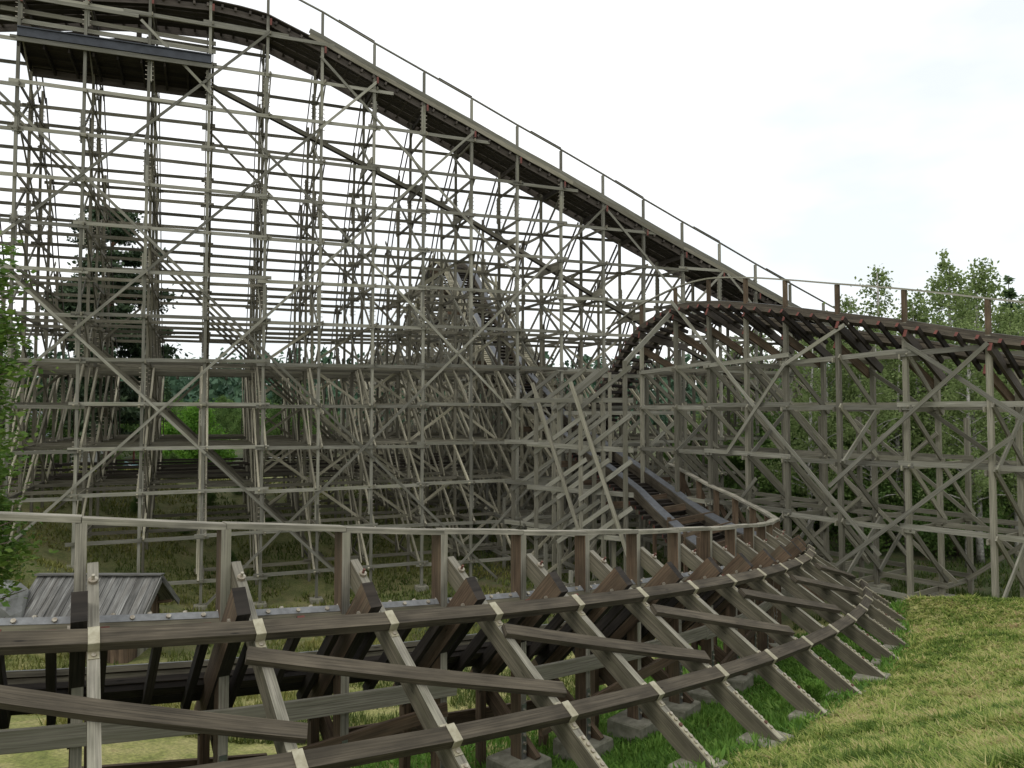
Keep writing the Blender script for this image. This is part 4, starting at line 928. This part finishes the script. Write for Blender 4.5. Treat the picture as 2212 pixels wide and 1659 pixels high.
def put(kind, x, y, h, label, cat='tree', group=None, name=None, zoff=0):
    """kind -> shared proto scaled to height h"""
    spec = {'birchA': lambda: birch_proto(11, 10, 1.15, 6800, lsize=.085), 'birchB': lambda: birch_proto(12, 10, 1.6, 9500, lsize=.09, base=.1), 'birchC': lambda: birch_proto(13, 10, .8, 4200, lsize=.085, base=.25),
            'spruceA': lambda: spruce_proto(21, 10, 2.1, 9000), 'spruceB': lambda: spruce_proto(22, 10, 1.6, 8000), 'pineA': lambda: pine_proto(31, 10, 3.0, 9000),
            'bushA': lambda: birch_proto(41, 6, 3.0, 30000, 'bush_leaf', 'bark', .14, .04), 'bushB': lambda: birch_proto(42, 6, 2.2, 13000, 'dark_leaf', 'bark', .12, .03),
            'shrub': lambda: birch_proto(43, 6, 2.6, 9000, 'bush_leaf', 'bark', .3, .02)}[kind]
    base_h = 6 if kind in ('bushA', 'bushB', 'shrub') else 10
    z = g(x, y) - .1 + zoff; src = protos.get(kind)
    a = plant(name or {'b': 'birch_tree', 's': 'spruce_tree', 'p': 'pine_tree'}[kind[0]], spec() if src is None else None, (x, y, z), rot=random.uniform(0, 6.28), sc=h / base_h, src=src, label=label, cat=cat, group=group)
    if src is None: protos[kind] = a
def X(px, Y): return (px - 1106) / 1720 * Y
def hgt(px, Y, ytop): return (880 - ytop) / 1720 * Y - g(X(px, Y), Y) + .1
# distinct trees
plant('pine_tree', pine_proto(33, 24, 4.7, 70000), (X(232, 68), 68, (880 - 440) / 1720 * 68 - 24.2), label='large dark pine standing alone behind the left part of the tall trestle', cat='tree')
put('bushA', X(425, 62), 62, hgt(425, 62, 885), 'round bright green bush tree seen low between the left trestle posts', name='bush_tree')
put('birchA', X(2051, 44), 44, hgt(2051, 44, 552), 'tallest slender birch on the right, its thin top clear against the sky')
put('birchB', X(2125, 45), 45, hgt(2125, 45, 573), 'broad birch just right of the tallest birch, top nearly as high')
put('spruceB', X(2185, 47), 47, hgt(2185, 47, 597), 'pointed conifer top at the right edge beside the birches')
put('birchC', X(1905, 46), 46, hgt(1905, 46, 573), 'narrow birch standing apart left of the tallest birch')
put('birchC', X(1832, 48), 48, hgt(1832, 48, 638), 'small thin birch top just right of where the drop handrail ends')
put('birchB', X(1985, 43), 43, hgt(1985, 43, 640), 'low leafy birch filling the gap between the two tall slender birches')
grp = 'trees behind the raised turn'
for q_, (px, Y, yt) in enumerate([(1790, 46, 720), (1850, 44, 715), (1935, 42, 715), (2030, 41, 690), (2100, 42, 680), (2175, 41, 670), (2235, 43, 660), (2300, 44, 640), (1985, 46, 700), (2085, 47, 640), (1890, 48, 690), (2210, 48, 650)]):
    put(('birchB', 'birchA', 'birchB')[q_ % 3], X(px, Y), Y, hgt(px, Y, yt), 'leafy birch in the dense green stand behind the raised turn', group=grp)
for q_, (px, Y, yt) in enumerate([(1590, 60, 735), (1640, 62, 720), (1700, 61, 735), (1545, 64, 800), (1760, 58, 740)]):
    put('birchB', X(px, Y), Y, hgt(px, Y, yt), 'birch seen through the posts left of the raised turn', group='trees seen through the turn')
for q_, (px, Y, yt) in enumerate([(2085, 36, 690), (2108, 36.5, 700), (1745, 41, 720), (2190, 37, 700), (1880, 39, 720)]):
    put('birchC', X(px, Y), Y, hgt(px, Y, yt), 'white stemmed young birch standing close behind the raised turn posts', group='young birches behind the raised turn')
for q_, (px, Y, yt) in enumerate([(1640, 50, 900), (1720, 48, 900), (1810, 46, 880), (1900, 45, 890), (1990, 44, 880), (2080, 43, 880), (2170, 42, 890), (1560, 56, 960), (1480, 60, 920), (2250, 42, 880), (1860, 40, 980), (2060, 38, 980)]):
    put('bushB', X(px, Y), Y, hgt(px, Y, yt), 'dark leafy bush in the undergrowth beneath the birches', 'bush', 'bushes beneath the birches', name='bush')
for q_, (px, Y, yt) in enumerate([(1600, 78, 870), (1760, 74, 830), (1900, 70, 820), (2040, 68, 830), (2180, 66, 830), (2300, 64, 820), (1450, 84, 880), (1300, 90, 880), (1680, 70, 860), (1830, 66, 850), (1970, 62, 850), (2110, 60, 850)]):
    put('spruceA', X(px, Y), Y, hgt(px, Y, yt), 'dark spruce deep in the wood behind the birches', group='spruces behind the birches')
for q_, (px, Y, yt) in enumerate([(20, 84, 700), (60, 80, 735), (110, 88, 750), (170, 92, 800), (300, 95, 800), (360, 98, 815), (-30, 78, 690), (-80, 80, 690), (600, 100, 815), (650, 104, 830), (30, 100, 720), (240, 90, 830), (690, 110, 835)]):
    put('spruceA' if q_ % 3 else 'birchB', X(px, Y), Y, hgt(px, Y, yt), 'tree in the belt far behind the left end of the tall trestle', group='far trees on the left')
for q_, (px, Y, yt) in enumerate([(30, 66, 860), (120, 72, 870), (180, 76, 870), (330, 78, 850), (600, 84, 880), (655, 86, 885), (240, 82, 880), (720, 90, 890), (540, 95, 880), (380, 105, 862), (440, 112, 865), (500, 108, 868), (575, 115, 862), (640, 118, 866), (480, 130, 858), (300, 118, 858), (90, 110, 850)]):
    put('bushB', X(px, Y), Y, hgt(px, Y, yt), 'green bush behind the lower left of the tall trestle', 'bush', 'far bushes on the left', name='bush')
for q_, (px, Y, ht, lb) in enumerate([(330, 57, 2.2, 'left'), (378, 56, 1.8, 'right')]):
    put('bushB', X(px, Y), Y, ht, 'small dark bush on the hay slope, %s one below the round bush tree' % lb, 'bush', name='bush')
for q_, (px, Y, ht) in enumerate([(70, 44, 1.3), (205, 47, 1.1), (300, 46, .9), (455, 50, 1.2), (525, 54, 1.5), (590, 48, 1.0), (250, 54, 1.6), (130, 52, 1.5), (500, 43, .8), (400, 45, .9)]):
    put('bushB', X(px, Y), Y, ht, 'small dark shrub on the mossy ground beneath the tall trestle', 'shrub', 'shrubs beneath the tall trestle', name='shrub')
# rowan sapling at the left edge
def rowan(name, x, y, h, wid, n, label, seed, lean=0, base=.12):
    rs = np.random.default_rng(seed); mb, tips = limbs_mesh(h, .07, lean, 30, 'bark', seed); cc = np.array([[*t] for t in tips]); k = len(cc)
    ex = np.stack([rs.normal(0, wid * .5, 80), rs.normal(0, wid * .5, 80), rs.uniform(base, 1, 80) * h], 1); cc = np.vstack([cc[cc[:, 2] > base * h], ex]); cc[:, 0] += lean * h * (cc[:, 2] / h) ** 2 * .5
    k = len(cc); idx = rs.integers(0, len(cc), n); a = rs.uniform(0, 6.28, n); C = cc[idx] + rs.normal(size=(n, 3)) * np.array([.34, .34, .14])
    d = np.stack([np.cos(a), np.sin(a), np.full(n, -.2)], 1); r = .25 + .35 * rs.uniform(size=len(cc))[idx] + .4 * rs.uniform(size=n)
    plant(name, (mb, rot_quads(C, .1, 2.0, flat=.55, dirs=d), r, 'rowan_leaf'), (x, y), label=label, cat='tree')
rowan('rowan_tree', -13.85, 20.5, 6.5, .85, 9000, 'leafy rowan sapling at the left edge, its fresh leaves hanging before the trestle', 5, base=.46)
rowan('rowan_tree', -12.75, 18.6, 11.2, .62, 6000, 'taller rowan mostly cut off by the left edge, only leaf tips showing', 6, base=.55)
rowan('rowan_tree', -17.6, 25.0, 1.1, .5, 1500, 'low rowan shoots on the hay slope left of the shed', 8)
# far wooded ridge: one mass
def far_wood():
    Ps = []; rs_ = []
    for i in range(1000):
        px = rng.uniform(-250, 2500); Y = rng.uniform(150, 330); x = X(px, Y); h = rng.uniform(9, 17); z = float(gz(x, Y)[0]); n = 90
        f = 1 - np.sqrt(rng.uniform(0, 1, n)); a = rng.uniform(0, 6.28, n); rr = (1 - f) * h * .2 * np.sqrt(rng.uniform(size=n)); C = np.stack([x + np.cos(a) * rr, Y + np.sin(a) * rr, z + f * h - rr * .3], 1)
        Ps.append(rot_quads(C, 1.1, 1.6)); rs_.append(np.clip(rng.uniform(.1, .6) + .35 * rng.uniform(size=n), 0, 1))
    quads_obj('forest', np.concatenate(Ps), np.concatenate(rs_), 'far_leaf', kind='stuff', label='distant dark wooded ridge along the horizon behind everything', cat='forest')
far_wood()

# ================================================================== grass
def grass():
    # mown, hay-strewn grass on the bank
    def sample(n, x0, x1, y0, y1, pw=1.6):
        y = y0 + (y1 - y0) * rng.uniform(size=n) ** pw; return y
    n = 430000; Y = 4.0 + 24 * rng.uniform(size=n) ** 1.5; px = rng.uniform(1250, 2320, n); Xx = (px - 1106) / 1720 * Y
    # signed distance to the prop-foot line (radius 3.9 outside the posts)
    cp = np.array([[*CP(t, 3.75, 0)[:2]] for t in np.arange(-2.5, 13.1, .25)]); cn = np.array([[*rvec(t)[:2]] for t in np.arange(-2.5, 13.1, .25)])
    def sdist(x, y):
        o = np.empty(len(x))
        for a in range(0, len(x), 20000):
            d = (x[a:a + 20000, None] - cp[None, :, 0]) ** 2 + (y[a:a + 20000, None] - cp[None, :, 1]) ** 2; i = d.argmin(1)
            o[a:a + 20000] = ((x[a:a + 20000] - cp[i, 0]) * cn[i, 0] + (y[a:a + 20000] - cp[i, 1]) * cn[i, 1])
        return o
    s = sdist(Xx, Y); keep = (s > -.35 + .5 * smooth_noise(Xx, Y, .6, 5)) & (Y < 27.2); Xx, Y, s = Xx[keep], Y[keep], s[keep]; n = len(Xx); Z = gz(Xx, Y)
    nz_ = .18 * smooth_noise(Xx, Y, 2.2, 11) + .22 * smooth_noise(Xx, Y, .8, 14) + .28 * smooth_noise(Xx, Y, .36, 12) + .32 * smooth_noise(Xx, Y, .16, 13)
    r = np.clip((nz_ - .25) * 1.7 + rng.normal(0, .22, n), 0, 1); flat = rng.uniform(size=n) < .25 + .5 * r
    h = np.where(flat, rng.uniform(.05, .18, n), rng.uniform(.025, .07, n) * (1.6 - r)) * (1 + 1.1 * (smooth_noise(Xx, Y, .45, 15) * smooth_noise(Xx, Y, .2, 16) > .5)); w = rng.uniform(.004, .010, n) * (1 + Y / 14); a = rng.uniform(0, 6.28, n); tilt = np.where(flat, rng.uniform(1.1, 1.5, n), rng.uniform(.1, .9, n))
    d = np.stack([np.cos(a) * np.sin(tilt), np.sin(a) * np.sin(tilt), np.cos(tilt)], 1); sd_ = np.stack([-np.sin(a), np.cos(a), np.zeros(n)], 1)
    b = np.stack([Xx, Y, Z + np.where(flat, .02, -.01)], 1); P = np.stack([b - sd_ * w[:, None], b + sd_ * w[:, None], b + d * h[:, None]], 1)
    quads_obj('grass', P, r, 'hay_grass', kind='stuff', label='mown yellow-green grass strewn with hay on the near bank', cat='grass')
    # lush uncut grass below the props
    n = 190000; t = rng.uniform(-2.4, 13.3, n); rr = rng.uniform(-3.2, 3.75, n); arr = np.array([cur(q) for q in np.arange(-3, 14.01, .05)]); ii = np.clip(((t + 3) / .05).astype(int), 0, len(arr) - 1); A = arr[ii]
    x = A[:, 0] + rr * np.sin(A[:, 2]) + rng.normal(0, .1, n); y = A[:, 1] - rr * np.cos(A[:, 2]) + rng.normal(0, .1, n); z = gz(x, y)
    clump = smooth_noise(x, y, .5, 21); dens = (smooth_noise(x, y, 1.2, 22) * .6 + .4) * np.where(rr < -.6, .5, 1); kp = rng.uniform(size=n) < dens; x, y, z, rr, clump = x[kp], y[kp], z[kp], rr[kp], clump[kp]; n = len(x)
    h = rng.uniform(.08, .22, n) * (.6 + .9 * clump); w = rng.uniform(.006, .016, n); broad = rng.uniform(size=n) < .22; w = np.where(broad, w * 2.2, w); a = rng.uniform(0, 6.28, n); tilt = np.where(broad, rng.uniform(.7, 1.4, n), rng.uniform(.05, .7, n))
    d = np.stack([np.cos(a) * np.sin(tilt), np.sin(a) * np.sin(tilt), np.cos(tilt)], 1); sd_ = np.stack([-np.sin(a), np.cos(a), np.zeros(n)], 1); b = np.stack([x, y, z + np.where(broad, .06, 0)], 1)
    P = np.stack([b - sd_ * w[:, None] * .6, b + d * h[:, None] * .5 - sd_ * w[:, None], b + d * h[:, None], b + d * h[:, None] * .5 + sd_ * w[:, None], b + sd_ * w[:, None] * .6], 1)
    quads_obj('grass', P, np.clip(.15 + .5 * clump + rng.normal(0, .16, n), 0, 1), 'lush_grass', kind='stuff', label='lush bright green grass and weeds under the slanting props', cat='grass')
    # coarse growth in the hollow and under the tall trestle
    n = 170000; Y = 17 + 47 * rng.uniform(size=n) ** 1.3; px = rng.uniform(-60, 2300, n); x = X(px, Y); keep = ((px < 1300) | (Y > 27.5)) & (smooth_noise(x, Y, 3, 31) * .6 + smooth_noise(x, Y, .8, 32) * .4 > .38); x, Y = x[keep], Y[keep]; n = len(x); z = gz(x, Y)
    a = rng.uniform(0, 6.28, n); tilt = rng.uniform(.1, 1.0, n); h = rng.uniform(.12, .34, n); w = rng.uniform(.012, .03, n) * (Y / 25)
    d = np.stack([np.cos(a) * np.sin(tilt), np.sin(a) * np.sin(tilt), np.cos(tilt)], 1); sd_ = np.stack([-np.sin(a), np.cos(a), np.zeros(n)], 1); b = np.stack([x, Y, z], 1)
    P = np.stack([b - sd_ * w[:, None], b + sd_ * w[:, None], b + d * h[:, None]], 1)
    quads_obj('grass', P, np.clip(.6 * smooth_noise(x, Y, 2.4, 33) * (x < 4) + rng.normal(.10, .12, n), 0, 1), 'moss_grass', kind='stuff', label='rough mossy grass in the hollow beneath the tall trestle', cat='grass')
grass()
# feathery weed beside a prop foot
def weed():
    c = CP(6.55, 3.3, 0); n = 900; a = rng.uniform(0, 6.28, n); t = rng.uniform(.1, 1, n); C = np.stack([c.x + np.cos(a) * t * .16 + rng.normal(0, .03, n), c.y + np.sin(a) * t * .16, g(c.x, c.y) + t * .55], 1)
    d = np.stack([np.cos(a) * .5, np.sin(a) * .5, np.ones(n)], 1); quads_obj('weed', rot_quads(C, .03, 3.2, dirs=d), .3 + .5 * rng.uniform(size=n), 'lush_grass', origin=(c.x, c.y, g(c.x, c.y)), label='feathery green weed tuft beside a prop foot at the grass edge', cat='weed')
weed()

# ================================================================== rock on the left
def rock(x, y, w, d, h, label, seed):
    import bmesh
    bm = bmesh.new(); bmesh.ops.create_icosphere(bm, subdivisions=4, radius=1); rs = np.random.default_rng(seed); k = rs.normal(size=(9, 3)) * 1.6; ph = rs.uniform(0, 6, 9)
    for v in bm.verts:
        p = np.array(v.co); q = sum(math.sin(float(k[i] @ p) * (1 + i * .4) + ph[i]) / (2 + i) for i in range(9)); f = 1 + .16 * q; v.co = V((max(-.82, min(.82, p[0] * f)) * w, max(-.8, min(.8, p[1] * f)) * d, max(-.7, min(.72, p[2] * f)) * h))
    me = bpy.data.meshes.new('boulder'); bm.to_mesh(me); bm.free(); me.materials.append(MATS['rock']); o = bpy.data.objects.new('boulder', me); COL.objects.link(o); o.location = (x, y, g(x, y)); o.rotation_euler = (.1, .05, .4); WP[o.name] = o.location; setp(o, label=label, cat='boulder')
rock(-18.3, 27.3, 2.0, 1.6, 1.2, 'large grey boulder set in the hay slope left of the shed', 3)
rock(-20.6, 26.4, 1.3, 1.1, .9, 'smaller grey boulder at the left edge beside the large one', 4)

# ================================================================== far buildings seen through the trestle
def far_buildings():
    Y = 74; x0, x1 = X(-30, Y), X(150, Y); zb = -5.4
    r_ = empty('ride_hall', ((x0 + x1) / 2, Y + 3, zb), label='low white hall with a grey metal roof and purple awning, far left behind the trestle', cat='building')
    MB().prism([V((x0, Y, zb)), V((x1, Y, zb)), V((x1, Y, -3.3)), V((x0, Y, -3.3))], V((0, 7, 0)), 'white_paint').build('wall', r_)
    MB().prism([V((x0 - .6, Y - .8, -3.3)), V((x0 - .6, Y + 7.6, -3.3)), V((x0 - .6, Y + 4.4, -.4))], V((4.4, 0, 0)), 'roof_metal').prism([V((x0 + 3.8, Y - .8, -3.28)), V((x0 + 3.8, Y + 7.6, -3.28)), V((x0 + 3.8, Y + 4.4, -1.4))], V((x1 - x0 - 3.4, 0, 0)), 'roof_metal').build('roof', r_)
    for q_ in range(4):
        xa = x0 + .6 + q_ * 1.7; w = MB().prism([V((xa, Y - .02, -5.0)), V((xa + 1.0, Y - .02, -5.0)), V((xa + 1.0, Y - .02, -3.9)), V((xa, Y - .02, -3.9))], V((0, -.08, 0)), 'white_paint').build('window', r_)
        MB().prism([V((xa + .1, Y - .11, -4.9)), V((xa + .9, Y - .11, -4.9)), V((xa + .9, Y - .11, -4.0)), V((xa + .1, Y - .11, -4.0))], V((0, -.02, 0)), 'glass').build('pane', w)
    MB().prism([V((x0 + 2.2, Y - .15, -3.3)), V((x0 + 2.2, Y - 1.8, -3.85)), V((x0 + 2.2, Y - 1.8, -4.0)), V((x0 + 2.2, Y - .15, -3.5))], V((x1 - x0 - 2.6, 0, 0)), 'purple_cloth').build('awning', r_)
    MB().prism([V((x0 + 1.5, Y - 2.2, -5.9)), V((x1 - .5, Y - 2.2, -5.9)), V((x1 - .5, Y - 2.2, -5.4)), V((x0 + 1.5, Y - 2.2, -5.4))], V((0, -.1, 0)), 'pink_paint').build('counter_front', r_)
    Y = 72; xa, xb = X(150, Y), X(192, Y)
    k_ = empty('booth', ((xa + xb) / 2, Y, -6), label='plain white booth right of the grey roofed hall, behind the trestle', cat='booth')
    MB().prism([V((xa, Y, -6.2)), V((xb, Y, -6.2)), V((xb, Y, -3.5)), V((xa, Y, -3.1))], V((0, 2, 0)), 'white_paint').build('wall', k_)
    MB().prism([V((xa - .2, Y - .2, -3.02)), V((xb + .2, Y - .2, -3.46)), V((xb + .2, Y - .2, -3.36)), V((xa - .2, Y - .2, -2.92))], V((0, 2.4, 0)), 'roof_metal').build('roof', k_)
    MB().prism([V((xb - .2, Y - .3, -4.1)), V((xb + .35, Y - .3, -4.1)), V((xb + .1, Y - .3, -3.7))], V((0, -.05, 0)), 'red_paint').build('pennant', k_)
    Y = 70; xa, xb = X(270, Y), X(322, Y)
    o = empty('boat_ride', ((xa + xb) / 2, Y, -5.6), label='small pale blue boat shaped ride car between two red poles, far left', cat='ride car')
    hull = MB(); secs = []
    for f in np.linspace(0, 1, 9):
        w = .62 * math.sin(PI * min(max(f * .9 + .05, 0), 1)) ** .6; zt_ = -5.05 + .38 * (2 * f - 1) ** 2; x_ = xa + (xb - xa) * f; secs.append([V((x_, Y - w, zt_)), V((x_, Y - w * .55, -5.6)), V((x_, Y + w * .55, -5.6)), V((x_, Y + w, zt_))])
    for a, b in zip(secs[:-1], secs[1:]):
        for k in range(3): hull.poly([a[k], b[k], b[k + 1], a[k + 1]], 'pale_blue', .5)
        hull.poly([a[0] * .5 + a[3] * .5 + (a[0] - a[3]) * .45 - V((0, 0, .15)), a[0] * .5 + a[3] * .5 - (a[0] - a[3]) * .45 - V((0, 0, .15)), b[0] * .5 + b[3] * .5 - (b[0] - b[3]) * .45 - V((0, 0, .15)), b[0] * .5 + b[3] * .5 + (b[0] - b[3]) * .45 - V((0, 0, .15))], 'white_paint', .5)
    hull.build('hull', o); MB().beam(V((xa + .9, Y - .4, -5.2)), V((xa + .9, Y + .4, -5.2)), .3, .08, 'white_paint').build('seat', o)
    for lb, px in (('left', 292), ('right', 312)):
        x_ = X(px, 71); p_ = MB().tube([V((x_, 71, -6.2)), V((x_, 71, -3.7))], .09, 'red_paint', 8).tube([V((x_, 71, -3.7)), V((x_, 71, -3.62))], .13, 'red_paint', 8).build('pole', None, label='%s one of two short red poles behind the pale boat' % lb, cat='pole')
    # timber pavilion with white railing glimpsed between posts
    Y = 80; xa, xb = X(560, Y), X(705, Y); pv = empty('pavilion', ((xa + xb) / 2, Y, -6), label='brown open timber pavilion with white railing, low behind the trestle near centre left', cat='pavilion')
    MB().prism([V((xa, Y - .5, -3.9)), V((xb, Y - .5, -3.9)), V((xb, Y - .5, -3.7)), V((xa, Y - .5, -3.7))], V((0, 5, 0)), 'shed_board').build('roof', pv)
    MB().prism([V((xa, Y + 4, -6.2)), V((xb, Y + 4, -6.2)), V((xb, Y + 4, -3.92)), V((xa, Y + 4, -3.92))], V((0, .2, 0)), 'shed_board').build('back_wall', pv)
    for q_ in range(6): x_ = xa + (xb - xa) * (q_ + .1) / 5.2; MB().beam(V((x_, Y, -6.2)), V((x_, Y, -3.9)), .16, .16, 'tan_wood').build('column', pv)
    rl = MB()
    for z in (-5.0, -5.4): rl.beam(V((xa, Y - .3, z)), V((xb, Y - .3, z)), .06, .06, 'white_paint')
    for q_ in range(15): x_ = xa + (xb - xa) * q_ / 14; rl.beam(V((x_, Y - .3, -5.9)), V((x_, Y - .3, -5.0)), .05, .05, 'white_paint')
    rl.build('railing', pv)
far_buildings()
bpy.context.view_layer.update()
